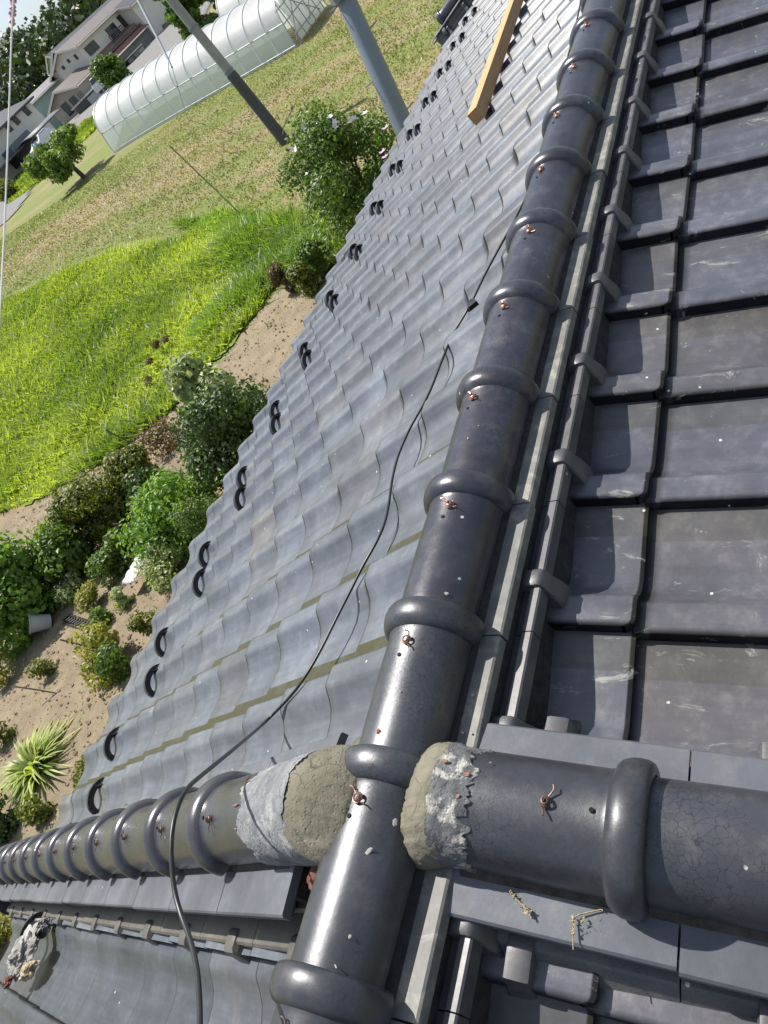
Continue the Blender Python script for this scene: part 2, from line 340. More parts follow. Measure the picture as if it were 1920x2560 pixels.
def cap(parent, pos, axis, mat, wire=None, wa=0., L=.265, roll=0., jit=1.):
    key = (mat.name, L)
    if key not in cap_me: cap_me[key] = cap_mesh(mat, L).build('ridge_cap', mat)
    if key in cap_me and not cap_me[key].get('used'): o = cap_me[key]; o['used'] = 1
    else: o = link(cap_me[key].copy())
    Mx = Matrix.Translation(Vector(pos)) @ frame(axis, (0, 0, 1)) @ Matrix.Rotation(roll, 4, 'X') @ Matrix.Rotation(random.gauss(0, .03), 4, 'X') @ Matrix.Rotation(random.gauss(0, .009) * jit, 4, 'Z') @ Matrix.Rotation(random.gauss(0, .006) * jit, 4, 'Y')
    o.parent = parent; o.matrix_world = Mx; o['group'] = 'round ridge caps'
    if wire is not None:
        wm = wire_mb(seedv=wire).build('tie_wire', COPPER if mat is not CAPL else OLDWIRE); wm.parent = parent
        rr = .0712
        wm.matrix_world = Mx @ Matrix.Translation((-.048, rr * math.sin(wa), rr * math.cos(wa))) @ Matrix.Rotation(-wa, 4, 'X') @ Matrix.Rotation(random.uniform(-.5, .9), 4, 'Z'); wm['group'] = 'wire ties on the ridge caps'
        hm = hole_mb().build('drain_hole', HOLE); hm.parent = parent; hm.matrix_world = Mx @ Matrix.Translation((-.072, rr * math.sin(wa + .12), rr * math.cos(wa + .12) - .0006)) @ Matrix.Rotation(-wa - .12, 4, 'X')
    return o
# main ridge: a core of bedding mortar with everything else on it
def prism(mb, sec, ax0, ax1, fr, mat=0, col=None, smooth=False):
    # sec: list of (u, w); fr maps (s, u, w) -> point
    n = len(sec); vs = [fr(ax0, u, w) for u, w in sec] + [fr(ax1, u, w) for u, w in sec]
    mb.add(vs, [(k, (k + 1) % n, n + (k + 1) % n, n + k) for k in range(n)] + [tuple(range(n))[::-1], tuple(range(n, 2 * n))], mat, col, smooth)
core = MB(); main = lambda s, u, w: Vector((s, -u, w))
prism(core, [(-.060, -.012), (.060, -.012), (.100, -.045), (.104, -.09), (.122, -.095), (.126, -.20), (-.078, -.20), (-.078, -.05), (-.074, -.03)], -2.3, 11.6, main)
ridge = HP(core.build('main_ridge', simple('bedding_mortar', (.022, .022, .023), .95, .5, 50, bump=.5)))
XR = -.3434
for k in range(-4, 44):
    x = XR + W * k + random.gauss(0, .002)
    if k == -1: x = -.588
    if k == -2: x = -.868
    big = k < 0
    cap(ridge, (x, 0, 0), (1, 0, 0), CAPM if k <= 0 else CAP, wire=k + 10 if k < 12 else None, wa=-.15 if k < 1 else random.uniform(-.3, .05), L=.285 if k in (-1, 0) else .265)
def run_noshi(parent, fr, s0, n, L, u0, u1, w0, w1, th, mat, name='flat_ridge_tile', off=0., jit=.002):
    for k in range(n):
        a = s0 + L * k + .0014; b = s0 + L * (k + 1) - .0014; e = random.gauss(0, jit); mb = MB(); bv = .003
        sec = [(u0, w0), (u1 - bv + e, w1), (u1 + e, w1 - bv), (u1 + e, w1 - th), (u0, w0 - th)]
        prism(mb, sec, a, b, fr, 0); o = mb.build(name, mat); o.parent = parent
        o['group'] = 'flat tiles bedded under the ridge caps'
for sg in (1, -1):
    fr = (lambda s, u, w, sg=sg: Vector((s, -sg * u, w)))
    run_noshi(ridge, fr, XR - W * 6 + .008, 50, W, .04, .108 if sg > 0 else .080, -.020, -.027, .020, NOSHI)
# joint tiles: trough + rib + knob over every roll
KN_MAIN = [(.106, -.060), (.110, -.054), (.144, -.0545), (.150, -.059), (.154, -.080), (.161, -.104), (.162, -.118), (.158, -.160), (.104, -.160)]
KN_WALL = [(.104, -.068), (.108, -.064), (.136, -.066), (.143, -.070), (.149, -.104), (.153, -.114), (.176, -.140), (.178, -.168), (.104, -.170)]
def mendo(parent, fr, a, b, kn, up=0., mat=MENDO, name='joint_tile', ub=.0, kdir=1, kw=.018, style=0):
    mb = MB(); g = up
    sec = [(.095, -.073 + g), (.126 + ub, -.073 + g), (.128 + ub, -.065 + g), (.130 + ub, -.0635 + g), (.1455 + ub, -.064 + g), (.148 + ub, -.067 + g), (.147 + ub, -.092 + g), (.120 + ub, -.095 + g), (.095, -.095 + g)]
    if style: sec = [(.095, -.068 + g), (.124 + ub, -.070 + g), (.128 + ub, -.074 + g), (.128 + ub + .022 * (style - 1), -.108 + g), (.140 + ub + .022 * (style - 1), -.124 + g), (.142 + ub + .02 * (style - 1), -.17 + g), (.095, -.17 + g)]
    KN = KN_WALL if style else KN_MAIN
    prism(mb, sec, a + .001, b - .001, fr)
    o = mb.build(name, mat); o.parent = parent; o['group'] = 'joint tiles closing the ridge foot'
    if kn is not None:
        kb = MB()
        secs = [(-.5, .112, -.053), (-.5, .150, -.054), (-.46, .160, -.060), (-.50, .200, -.098), (-.42, .206, -.112), (-.4, .200, -.145), (-.5, .112, -.145)]
        low = [(-1, 0), (1, 0)]
        rings = []
        for f, (grow, sink) in ((-1., (.80, .012)), (-.86, (.97, .002)), (-.6, (1., 0)), (.6, (1., 0)), (.86, (.97, .002)), (1., (.80, .012))):
            rng_ = []
            for q, (u, wv) in enumerate(KN):
                wid = kw * (1. if q < 4 else 1.05 + .12 * (q - 4)) * (1.1 if style else 1)
                cu, cw = .140, -.115; u += .02 * (style - 1) * (q > 2) if style else 0
                uu = cu + (u - cu) * (grow if u > .106 else 1); ww = cw + (wv - cw) * grow - (sink * .2)
                rng_.append(fr(kn + f * wid, uu + ub, ww + g))
            rings.append(rng_)
        n = 9; kb.add([v for r_ in rings for v in r_], [(r_ * n + k, r_ * n + (k + 1) % n, (r_ + 1) * n + (k + 1) % n, (r_ + 1) * n + k) for r_ in range(5) for k in range(n)] + [tuple(range(n)), tuple(range(5 * n, 6 * n))[::-1]], 0, None, True)
        ko = kb.build(name + '_knob', mat, sharp=math.radians(50)); ko.parent = parent; ko['group'] = 'knobs over the tile rolls'
for sg in (1,):
    fr = (lambda s, u, w, sg=sg: Vector((s, -sg * u, w)))
    for k in range(-6, 44):
        x = -.210 + W * k
        if sg < 0 and k > 30: continue
        if -.78 < x < -.5 and sg < 0: continue
        mendo(ridge, fr, x - .10, x + W - .10, x + random.gauss(0, .002), ub=-.010)
# ---------------------------------------------------------------- the two descending ridges and the far one
def cross_ridge(label, X, z0, side, s0, n, mat, lm, P=.29, wires=True, nstart=0., wall=1, zup=0., first_L=None, sc=1.08, nw=0.):
    ax = Vector((0, side * CA, -SA)); up = Vector((0, side * SA, CA)); org = Vector((X, 0, z0)); q = sc
    def fr(s, u, w): return org + ax * s + up * w * q + Vector((-u * q, 0, 0))
    def fr2(s, u, w): return org + ax * s + up * w * q + Vector((u * q, 0, 0))
    s_end = s0 + (n - 1) * P
    mb = MB(); prism(mb, [(-.060, -.012), (.060, -.012), (.105, -.045), (.108, -.17), (-.108, -.17), (-.105, -.045)], nstart + .02, s_end, fr)
    part = HP(mb.build('descending_ridge', simple('bedding_mortar_2', (.05, .045, .04), .95, .5, 50, bump=.5))); part['label'] = label
    for k in range(n):
        L = P if (k or not first_L) else first_L; key = (mat.name, L)
        s = s0 + P * k
        if key not in cap_me: cap_me[key] = cap_mesh(mat, L, .0700 * q, .0865 * q).build('ridge_cap', mat); o = cap_me[key]
        else: o = link(cap_me[key].copy())
        Mx = Matrix.Translation(org + ax * s) @ frame(ax, up) @ Matrix.Rotation(random.gauss(0, .004), 4, 'Z') @ Matrix.Rotation(random.gauss(0, .004), 4, 'Y')
        o.parent = part; o.matrix_world = Mx; o['group'] = 'round ridge caps'
        if wires:
            wa = (.35 if side > 0 else .02); wa *= side; rr = .0712 * q
            wm = wire_mb(seedv=60 + k, r0=.0072).build('tie_wire', OLDWIRE); wm.parent = part
            wm.matrix_world = Mx @ Matrix.Translation((-.09 if side < 0 else -.075, rr * math.sin(wa), rr * math.cos(wa))) @ Matrix.Rotation(-wa, 4, 'X') @ Matrix.Rotation(random.uniform(1.2, 2.4), 4, 'Z'); wm['group'] = 'wire ties on the ridge caps'
            hm = hole_mb().build('drain_hole', HOLE); hm.parent = part; hm.matrix_world = Mx @ Matrix.Translation((-.036, rr * math.sin(wa * .8), rr * math.cos(wa * .8))) @ Matrix.Rotation(-wa * .8, 4, 'X')
    for f, sg in ((fr, 1), (fr2, -1)):
        nn = int((s_end - nstart) / P) + 1
        run_noshi(part, f, nstart, nn, P, .04, .122 + nw, -.020, -.027, .014, NOSHI2)
        run_noshi(part, f, nstart + .055, nn, P, .04, .112 + nw, -.040, -.050, .018, lm, jit=.003)
        if nw: run_noshi(part, f, nstart + .02, nn, P, .04, .106 + nw, -.062, -.070, .014, lm, jit=.002)
        for k in range(nn):
            x = nstart + .04 + P * k
            mendo(part, f, x - .04, x + P - .04, x + .06, up=zup, mat=lm, style=wall, ub=nw * 2.6, kw=.017 if not nw else .022)
    return part, org, ax, up, s_end
dl, orgL, axL, upL, sL = cross_ridge('ridge of many close rings running down the silvery slope to the lower left', -.6365, .063, 1, .4585, 12, CAPL, MENDO_B, P=.28, nstart=.19, first_L=.22, sc=1.047, zup=-.036, nw=.014)
dr, orgR, axR, upR, sR = cross_ridge('large ridge section leaving the mortar joint towards the right', -.610, .030, -1, .345, 11, CAPM, MENDO, nstart=.115, wall=2, first_L=.21)
fd, orgF, axF, upF, sF = cross_ridge('small distant ridge ending at the eave beside the pantiles', 8.2, .12, 1, 1.3, 8, CAP, MENDO, wires=False, nstart=1.2)
def disc(part, c, ax, up, r, mat):
    mb = MB(); mb.tube([c - ax * .03, c + ax * .012], [r, r], 32); mb.tube([c + ax * .0121, c + ax * .02], [r * .8, r * .76], 32); o = mb.build('end_disc', mat); o.parent = part
disc(dl, orgL + axL * (sL + .03), axL, upL, .102, CAPM); disc(dl, orgL + axL * (sL + .07) + upL * -.115 + Vector((-.118, 0, 0)), axL, upL, .066, CAPM)
disc(fd, orgF + axF * (sF + .03), axF, upF, .1, CAPM); disc(fd, orgF + axF * (sF + .05) + upF * -.11 + Vector((-.11, 0, 0)), axF, upF, .065, CAPM)
fL = lambda s, u, w: orgL + axL * s + upL * w + Vector((u, 0, 0))
fR = lambda s, u, w: orgR + axR * s + upR * w + Vector((u, 0, 0))
def skin(name, label, f, s0, s1, r0, r1, mat, seed, ns=40, nt=110, amp=.003, rag0=.0, rag1=.0, lim=(-106, 106), flare=0., belly=0., dz=0., sink0=.0, sink1=.010):
    vs = []; a0, a1 = map(math.radians, lim)
    for a in range(ns + 1):
        t = a / ns
        for k in range(nt + 1):
            th = a0 + (a1 - a0) * k / nt
            e0 = rag0 * (noise.noise(Vector((th * 2.6, seed, 0))) + .6 * noise.noise(Vector((th * 8, seed, 3))) + .35 * noise.noise(Vector((th * 22, seed, 3))))
            e1 = rag1 * (noise.noise(Vector((th * 2.2, seed, 9))) + .6 * noise.noise(Vector((th * 7, seed, 13))) + .4 * noise.noise(Vector((th * 24, seed, 3))))
            s = (s0 + e0) * (1 - t) + (s1 + e1) * t
            r = r0 + (r1 - r0) * t + flare * (1 - t) ** 2 * abs(math.sin(th)) + belly * math.sin(math.pi * t)
            r += amp * noise.fractal(Vector((th * 2.4, s * 34, seed)), .85, 2., 6)
            if a == 0: r -= sink0
            if a == ns: r -= sink1
            vs.append(f(s, r * math.sin(th), r * math.cos(th) + dz * (1 - t) ** 1.5))
    n = nt + 1; m_ = MB(); m_.add(vs, [(a * n + k, a * n + k + 1, (a + 1) * n + k + 1, (a + 1) * n + k) for a in range(ns) for k in range(nt)], 0, None, True)
    o = HP(m_.build(name, mat, sharp=None)); o['label'] = label; return o
skin('old_plaster', 'pale cracked plaster over the end of the left ridge section', fL, .070, .258, .080, .076, OLD, 3, rag0=.012, rag1=.022, sink1=.005, amp=.0018, lim=(-112, 108))
skin('old_plaster', 'flaking dark and white plaster on the right ridge section', fR, .106, .156, .0795, .0762, OLD2, 9, rag0=.01, rag1=.028, sink1=.005, amp=.0026, lim=(-104, 108))
skin('fresh_mortar', 'wet olive grey mortar saddle left of the crossing cap', fL, .000, .088, .074, .0785, MORTAR, 2, rag0=.006, rag1=.012, belly=.010, flare=.010, dz=-.066, sink0=.03, lim=(-125, 112), amp=.0016)
skin('fresh_mortar', 'wet olive grey mortar saddle right of the crossing cap', fR, .056, .116, .076, .0785, MORTAR, 7, rag0=.006, rag1=.009, belly=.006, flare=.004, dz=-.044, sink0=.025, lim=(-118, 112), amp=.0016)
def chips(name, mat, spots, label, group):
    SC = 1. if name == 'clay_fragment' else .5
    for q, (p, sz, rot) in enumerate(spots):
        bm = bmesh.new(); bmesh.ops.create_icosphere(bm, subdivisions=3, radius=1)
        for v in bm.verts:
            k_ = 1 + .4 * noise.noise(v.co * 1.4 + Vector((q * 7.3, 0, 0))) + .18 * noise.noise(v.co * 4 + Vector((q, 3, 0))); v.co = Vector((v.co.x * sz[0] * k_ * SC, v.co.y * sz[1] * k_ * SC, v.co.z * sz[2] * k_ * SC))
        me = bpy.data.meshes.new(name); bm.to_mesh(me); bm.free(); me.materials.append(mat); me.polygons.foreach_set('use_smooth', [len(me.polygons) > 0] * len(me.polygons))
        o = link(bpy.data.objects.new(name, me)); o.location = p; o.rotation_euler = rot; HP(o); o['group'] = group
        if label: o['label'] = label
chips('clay_fragment', CLAY, [(fL(.10, -.075, -.055), (.03, .012, .045), (.4, .2, .3)), (fL(.06, -.078, -.10), (.02, .03, .05), (0, .3, .9)), (fL(.135, -.085, -.045), (.02, .02, .03), (.8, 0, .3)), (fL(-.0, .095, -.02), (.025, .02, .02), (0, 0, .5)), (fL(.05, .098, -.03), (.02, .028, .02), (0, .5, 0))], None, 'broken red clay showing at the mortar joint')
chips('clay_chip', simple('clay_chip_orange', (.24, .125, .095), .9, .3, 90, bump=.5), [(fR(.150, .018, .076), (.006, .008, .002), (.3, 0, 0)), (fR(.145, -.012, .0772), (.005, .006, .002), (0, 0, 0)), (fR(.118, .03, .077), (.005, .009, .003), (0, .3, 0)), (fR(.175, .04, .068), (.003, .004, .002), (.3, .5, 0)), (fL(.272, -.012, .0735), (.004, .020, .0015), (-.3, -.1, .1)), (fL(.266, .030, .068), (.005, .016, .002), (-.3, .4, .2)), (fL(.270, -.045, .060), (.003, .012, .0015), (-.3, -.6, .0))], None, 'brick red chips at the plaster edges')

SPL = simple('mortar_splash', (.36, .36, .33), .9, .2, 120)
def spl(f, s, u, w, sx, sy, rot=0., tilt=0.): return (f(s, u, w), (sx, sy, .0007), (tilt, 0, rot))
fM = lambda s, u, w: Vector((s, -u, w)); rc = .0705
def on(f, s, th, R_=rc): return f(s, R_ * math.sin(th), R_ * math.cos(th))
chips('mortar_splash', SPL, [(on(fM, -.70, .62), (.016, .005, .0008), (.62, 0, -.7)), (on(fM, -.655, .95), (.010, .007, .0008), (.95, 0, .2)), (on(fM, -.80, .7), (.005, .004, .0008), (.7, 0, .2)), (on(fM, -.835, .6), (.006, .002, .0008), (.6, 0, .9)), (on(fM, -.30, .75), (.006, .006, .0008), (.75, 0, 0)), (on(fM, -.475, .35), (.003, .002, .0008), (.35, 0, 0)), (on(fM, .03, .2), (.006, .002, .0008), (.2, 0, .5)), (on(fM, .06, .4), (.004, .0015, .0008), (.4, 0, 1.)),
  (Vector((-.44, -.085, -.0215)), (.005, .003, .003), (0, 0, 0)), (Vector((-.50, -.083, -.021)), (.006, .004, .004), (0, 0, 1)), (Vector((-.50, -.098, -.0245)), (.003, .003, .003), (0, 0, 0)), (fR(.13, -.105, -.06), (.014, .012, .008), (0, .4, 0)), (fR(.20, -.112, -.062), (.018, .007, .004), (0, .2, 0))], None, 'pale mortar splashes on the tiles')
# ================================================================ LOOSE THINGS ON THE ROOF
b0, b1 = slope_pt(1, 2.74, .93, .088), slope_pt(1, 6.5, 1.24, .11)
d_ = (b1 - b0).normalized(); Mx = frame(d_, (0, SA, CA)); L = (b1 - b0).length
bm = bmesh.new(); bmesh.ops.create_cube(bm, size=1)
for v in bm.verts: v.co = Vector(((v.co.x + .5) * L, v.co.y * .062, v.co.z * .062))
bmesh.ops.bevel(bm, geom=bm.edges[:], offset=.0015, segments=1); me = bpy.data.meshes.new('timber_batten'); bm.to_mesh(me); bm.free(); me.materials.append(WOOD)
o = link(bpy.data.objects.new('timber_batten', me)); o.matrix_world = Matrix.Translation(b0) @ Mx @ Matrix.Rotation(.12, 4, 'X'); tag(o, 'new square sawn timber lying along the pantiles near the top of the picture', 'timber')
def surf(x, y, off):
    d = ray(x, y); n = np.array([0, SA, CA]); q = np.array([0, 0, ZL]) + n * off; return Vector(CAM + ((q - CAM) @ n) / (d @ n) * d)
cp = [surf(*q, h_) for *q, h_ in [(1462, -60, .06), (1452, 0, .06), (1437, 81, .06), (1417, 150, .062), (1395, 240, .06), (1345, 400, .06), (1319, 492, .06), (1238, 638, .062), (1209, 692, .06), (1174, 767, .055), (1134, 831, .05), (1107, 895, .055), (1070, 993, .05), (1018, 1080, .055), (983, 1172, .052), (969, 1290, .052), (945, 1350, .055), (906, 1416, .058), (882, 1466, .055), (843, 1541, .053), (800, 1630, .055), (754, 1707, .06), (713, 1756, .06), (655, 1813, .065)]]
for (x, y, t) in [(600, 1860, 1.53), (560, 1893, 1.42), (505, 1937, 1.30), (463, 1973, 1.235), (436, 2037, 1.205), (426, 2118, 1.19), (434, 2222, 1.18), (453, 2290, 1.16), (474, 2342, 1.13), (492, 2412, 1.09), (499, 2499, 1.05), (500, 2570, 1.02), (498, 2700, .97)]: cp.append(dist(x, y, t))
mb = MB(); mb.tube(chaikin(cp, 3), .0034, 10); o = mb.build('black_cable', RUBBER, sharp=None); tag(o, 'thin black cable snaking beside the main ridge and over the lower left ridge', 'cable')
# cable clip
mb = MB(); c0 = surf(1176, 764, .06); mb.box(c0 + Vector((.0, -.008, 0)), (.022, .028, .014), rot=Matrix.Rotation(.6, 3, 'Z')); mb.tube([c0 + Vector((-.02, 0, 0)), c0 + Vector((.02, 0, .001))], .0065, 8); clip = mb.build('cable_tie', RUBBER); clip.parent = o
# lump of old mortar left on the lower slope
def lump(c, seedn, sx, sy, sz, mat, name, par=None):
    bm = bmesh.new(); bmesh.ops.create_icosphere(bm, subdivisions=5, radius=1)
    for v in bm.verts:
        n1 = noise.fractal(v.co * 1.3 + Vector((seedn, 0, 0)), .9, 2., 6); n2 = noise.cell(v.co * 2.6 + Vector((0, seedn, 0)))
        k = 1 + .42 * n1 + .10 * n2; v.co = Vector((v.co.x * sx * k, v.co.y * sy * k, max(v.co.z, -.3) * sz * k))
    me = bpy.data.meshes.new(name); bm.to_mesh(me); bm.free(); me.materials.append(mat); me.polygons.foreach_set('use_smooth', [True] * len(me.polygons)); me.set_sharp_from_angle(angle=.5)
    o = link(bpy.data.objects.new(name, me)); o.location = c; o.rotation_euler = (-A, 0, .5)
    if par: o.parent = par; o.matrix_parent_inverse = par.matrix_world.inverted()
    return o
LUMP = mortar_mat('rubble', (.16, .155, .14), (.3, .29, .265), 22, 1.3, (.4, .4, .37)); YEL = simple('sandy_mortar', (.38, .31, .2), .9, .2, 30, bump=.5)
cl = surf(80, 2385, .03)
root = empty('mortar_lump', cl); tag(root, 'broken lump of grey and sandy mortar resting on the lower left tiles', 'rubble')
bpy.context.view_layer.update()
lump(cl + Vector((.0, .02, .02)), 1.3, .065, .115, .036, LUMP, 'rubble_piece', root); lump(cl + Vector((-.05, -.065, .014)), 5.1, .024, .06, .024, YEL, 'rubble_piece', root)
lump(cl + Vector((.085, -.02, .012)), 9.4, .03, .05, .03, OLD2, 'rubble_piece', root); lump(cl + Vector((-.10, .06, .004)), 3.4, .018, .03, .015, CLAY, 'rubble_piece', root)
# dry twigs lying on the flat tiles
def twig(label, pts, rr, leaf):
    mb = MB(); mb.tube(chaikin(pts, 2), [rr] * len(chaikin(pts, 2)), 5)
    g = random.Random(len(pts))
    for k in range(26):
        p = Vector(pts[g.randrange(len(pts) - 1)]).lerp(Vector(pts[-1]), g.random() * .5); q = [p + Vector((g.uniform(-1, 1), g.uniform(-1, 1), g.uniform(0, .8))) * .004 for _ in range(3)]
        mb.add(q, [(0, 1, 2)], 0)
    o = mb.build('dry_twig', leaf); tag(o, label, 'twig')
TW = simple('dry_straw', (.3, .24, .13), .9, .4, 300)
def onfl(s, u, w=-.022): return orgR + axR * s + upR * (w * 1.08 + .002) + Vector((-u * 1.08, 0, 0))
twig('short dry twig with seed heads on the flat tile left of the cobweb straw', [onfl(.205, .082), onfl(.222, .092), onfl(.230, .094), onfl(.236, .104)], .0009, TW)
twig('curled tangle of dry straw beside the fat ring of the right ridge', [onfl(.318, .078), onfl(.30, .085), onfl(.285, .092), onfl(.287, .108), onfl(.290, .125)], .0009, TW)

# ================================================================ GROUND
def inpoly(x, y, P):
    c = False; n = len(P)
    for i in range(n):
        a, b = P[i], P[i - 1]
        if (a[1] > y) != (b[1] > y) and x < (b[0] - a[0]) * (y - a[1]) / (b[1] - a[1]) + a[0]: c = not c
    return c
def field_mat():
    k = NT('mown_field'); pos = k.n('ShaderNodeNewGeometry').outputs['Position']; a_ = at(60, 640); b_ = at(540, 420); ang = math.atan2(b_.y - a_.y, b_.x - a_.x)
    m = k.n('ShaderNodeMapping', vector_type='POINT'); m.inputs['Rotation'].default_value = (0, 0, -ang); k.l(pos, m.inputs[0])
    m2 = k.n('ShaderNodeMapping'); m2.inputs['Scale'].default_value = (.035, .28, .1); k.l(m.outputs[0], m2.inputs[0])
    st = k.n('ShaderNodeTexNoise', i_Scale=1., i_Detail=5., i_Roughness=.55); k.l(m2.outputs[0], st.inputs['Vector'])
    m3 = k.n('ShaderNodeMapping'); m3.inputs['Scale'].default_value = (.8, 4, 1); k.l(m.outputs[0], m3.inputs[0])
    st2 = k.n('ShaderNodeTexNoise', i_Scale=1.3, i_Detail=8., i_Roughness=.75); k.l(m3.outputs[0], st2.inputs['Vector'])
    f = k.noise(9, 6, .7, co=pos); g = k.noise(.22, 4, .6, co=pos)
    brown = k.mix(k.ramp(st2.outputs[0], [(.3, 0.), (.7, 1.)]), (.15, .115, .055), (.37, .29, .165)); grn = k.mix(k.ramp(f, [(.3, 0.), (.7, 1.)]), (.10, .125, .03), (.21, .24, .05))
    sm = k.math('ADD', k.math('MULTIPLY', st.outputs[0], .62), k.math('ADD', k.math('MULTIPLY', g, .25), k.math('MULTIPLY', st2.outputs[0], .28)))
    c = k.mix(k.ramp(sm, [(.50, 0.), (.60, 1.)]), brown, grn); k.base(c); k.rough(.95); k.bump(k.math('ADD', f, st2.outputs[0]), .8, .08); return k.m
def soil_mat(name, a, b):
    k = NT(name); pos = k.n('ShaderNodeNewGeometry').outputs['Position']; f = k.noise(3, 8, .7, co=pos); g = k.noise(22, 6, .75, co=pos)
    c = k.mix(k.ramp(f, [(.3, 0.), (.7, 1.)]), a, b); c = k.mix(k.ramp(g, [(.62, 0.), (.7, .5)]), c, (.5, .45, .36)); c = k.mix(k.ramp(g, [(.3, .5), (.4, 0.)]), c, tuple(x * .4 for x in a)); k.base(c); k.rough(.95); k.bump(k.math('ADD', f, g), .7, .06); return k.m
FIELD = field_mat(); SOIL = soil_mat('garden_soil', (.17, .132, .085), (.3, .24, .155)); GRASSB = soil_mat('weedy_soil', (.1, .14, .02), (.2, .27, .035)); ROAD = simple('asphalt_yard', (.16, .155, .15), .9, .2, 2)
xs = np.concatenate([np.linspace(-60, 60, 100), np.linspace(63, 140, 26)[0:], np.linspace(150, 900, 40)]); ys = xs
mb = MB(); n = len(xs); mb.add([Vector((x, y, hgt(x, y))) for x in xs for y in ys], [(a * n + b, (a + 1) * n + b, (a + 1) * n + b + 1, a * n + b + 1) for a in range(n - 1) for b in range(n - 1)], 0, None, True)
tag(mb.build('ground', FIELD, sharp=None), kind='structure')
def sheet(name, poly, step, mat, dz, wob=.4):
    P = [(p[0], p[1]) for p in poly]; x0, x1 = min(p[0] for p in P), max(p[0] for p in P); y0, y1 = min(p[1] for p in P), max(p[1] for p in P); mb = MB(); idx = {}; vs = []; fs = []
    nx, ny = int((x1 - x0) / step) + 1, int((y1 - y0) / step) + 1
    def vi(i, j):
        if (i, j) not in idx: x, y = x0 + i * step, y0 + j * step; idx[(i, j)] = len(vs); vs.append(Vector((x, y, hgt(x, y) + dz + .01 * noise.noise(Vector((x, y, 0))))))
        return idx[(i, j)]
    for i in range(nx):
        for j in range(ny):
            x, y = x0 + (i + .5) * step, y0 + (j + .5) * step; w = wob * noise.noise(Vector((x * .9, y * .9, 2))); w2 = wob * noise.noise(Vector((x * .9, y * .9, 9)))
            if inpoly(x + w, y + w2, P): fs.append((vi(i, j), vi(i + 1, j), vi(i + 1, j + 1), vi(i, j + 1)))
    mb.add(vs, fs, 0, None, True); o = mb.build(name, mat, sharp=None); tag(o, kind='structure'); return P
soilP = sheet('garden_soil', [at(*q) for q in [(-60, 1330), (120, 1250), (330, 1120), (450, 1010), (520, 930), (560, 890), (640, 800), (705, 720), (790, 690), (900, 640)]] + [Vector((8, 3.5, 0)), Vector((-4, 3.5, 0)), Vector((-6, 14, 0))], .12, SOIL, .03)
meadP = sheet('weedy_ground', [at(*q) for q in [(-80, 800), (60, 735), (200, 665), (300, 630), (420, 610), (520, 575), (620, 560), (760, 540), (880, 520), (950, 560), (860, 660), (770, 690), (700, 705), (640, 790), (560, 880), (510, 930), (430, 1030), (300, 1130), (120, 1240), (-80, 1310)]], .14, GRASSB, .036)
# ================================================================ GRASS
def blades(name, label, cat, n, poly, hmin, hmax, wid, mat, lean=.3, seed=1, dens=None, stuff=True):
    g = np.random.default_rng(seed); P = np.array(poly); lo, hi = P.min(0), P.max(0); pts = []
    while len(pts) < n:
        q = lo + (hi - lo) * g.random(2)
        if inpoly(q[0], q[1], poly) and (dens is None or g.random() < dens(q[0], q[1])): pts.append(q)
    V = np.empty((n * 3, 3)); Cc = np.ones((n * 3, 4), np.float32)
    for i, (x, y) in enumerate(pts):
        a = g.random() * 6.283; h_ = hmin + (hmax - hmin) * g.random() ** 1.5; h_ *= .6 + .8 * max(0, .5 + noise.noise(Vector((x * .5, y * .5, 0)))); w = wid * (.6 + .8 * g.random()); z = hgt(x, y); lx, ly = g.normal(0, lean, 2) * h_
        V[3 * i] = (x - w * math.cos(a), y - w * math.sin(a), z); V[3 * i + 1] = (x + w * math.cos(a), y + w * math.sin(a), z); V[3 * i + 2] = (x + lx, y + ly, z + h_); t = min(1, max(0, .5 + .9 * noise.noise(Vector((x * .35, y * .35, 5))) + g.normal(0, .22))); Cc[3 * i:3 * i + 3, 3] = t
    me = bpy.data.meshes.new(name); me.from_pydata(V.tolist(), [], [(3 * i, 3 * i + 1, 3 * i + 2) for i in range(n)]); me.materials.append(mat); a_ = me.color_attributes.new('tint', 'FLOAT_COLOR', 'POINT'); a_.data.foreach_set('color', Cc.ravel())
    o = link(bpy.data.objects.new(name, me)); tag(o, label, cat, kind='stuff'); return o
LG1 = leafmat('lime_weed', (.12, .19, .03), (.37, .43, .09), trans=.45); LG2 = leafmat('field_grass', (.14, .16, .04), (.28, .27, .11), trans=.3); LG3 = leafmat('deep_weed', (.08, .155, .025), (.27, .38, .07), trans=.4)
blades('tall_weeds', 'bright lime green weeds filling the plot beside the bare soil', 'weeds', 150000, meadP, .07, .30, .045, LG1, lean=.85, seed=2)
edgeP = [tuple(at(*q)[:2]) for q in [(430, 560), (560, 540), (700, 545), (860, 600), (800, 690), (700, 712), (600, 770), (520, 860), (480, 830), (600, 690), (560, 600)]]
blades('verge_weeds', 'darker tall weeds along the edge of the lime green plot', 'weeds', 30000, edgeP, .06, .38, .05, LG3, lean=.8, seed=3, dens=lambda x, y: .15 + .85 * (noise.noise(Vector((x * .6, y * .6, 4))) > -.12))
fieldP = [tuple(at(*q)[:2]) for q in [(-60, 780), (300, 610), (560, 560), (760, 560), (1000, 480), (1250, 10), (1000, -50), (760, 60), (300, 400), (120, 520), (-60, 640)]]
blades('mown_grass', 'short patchy mown grass over the brown field', 'grass', 45000, fieldP, .03, .10, .03, LG2, lean=.7, seed=4)
blades('yard_verge', 'strip of bright green grass below the houses', 'grass', 14000, [tuple(at(*q)[:2]) for q in [(150, 350), (200, 320), (262, 283), (262, 296), (235, 330), (200, 362), (165, 375)]], .1, .4, .16, LG1, seed=5)
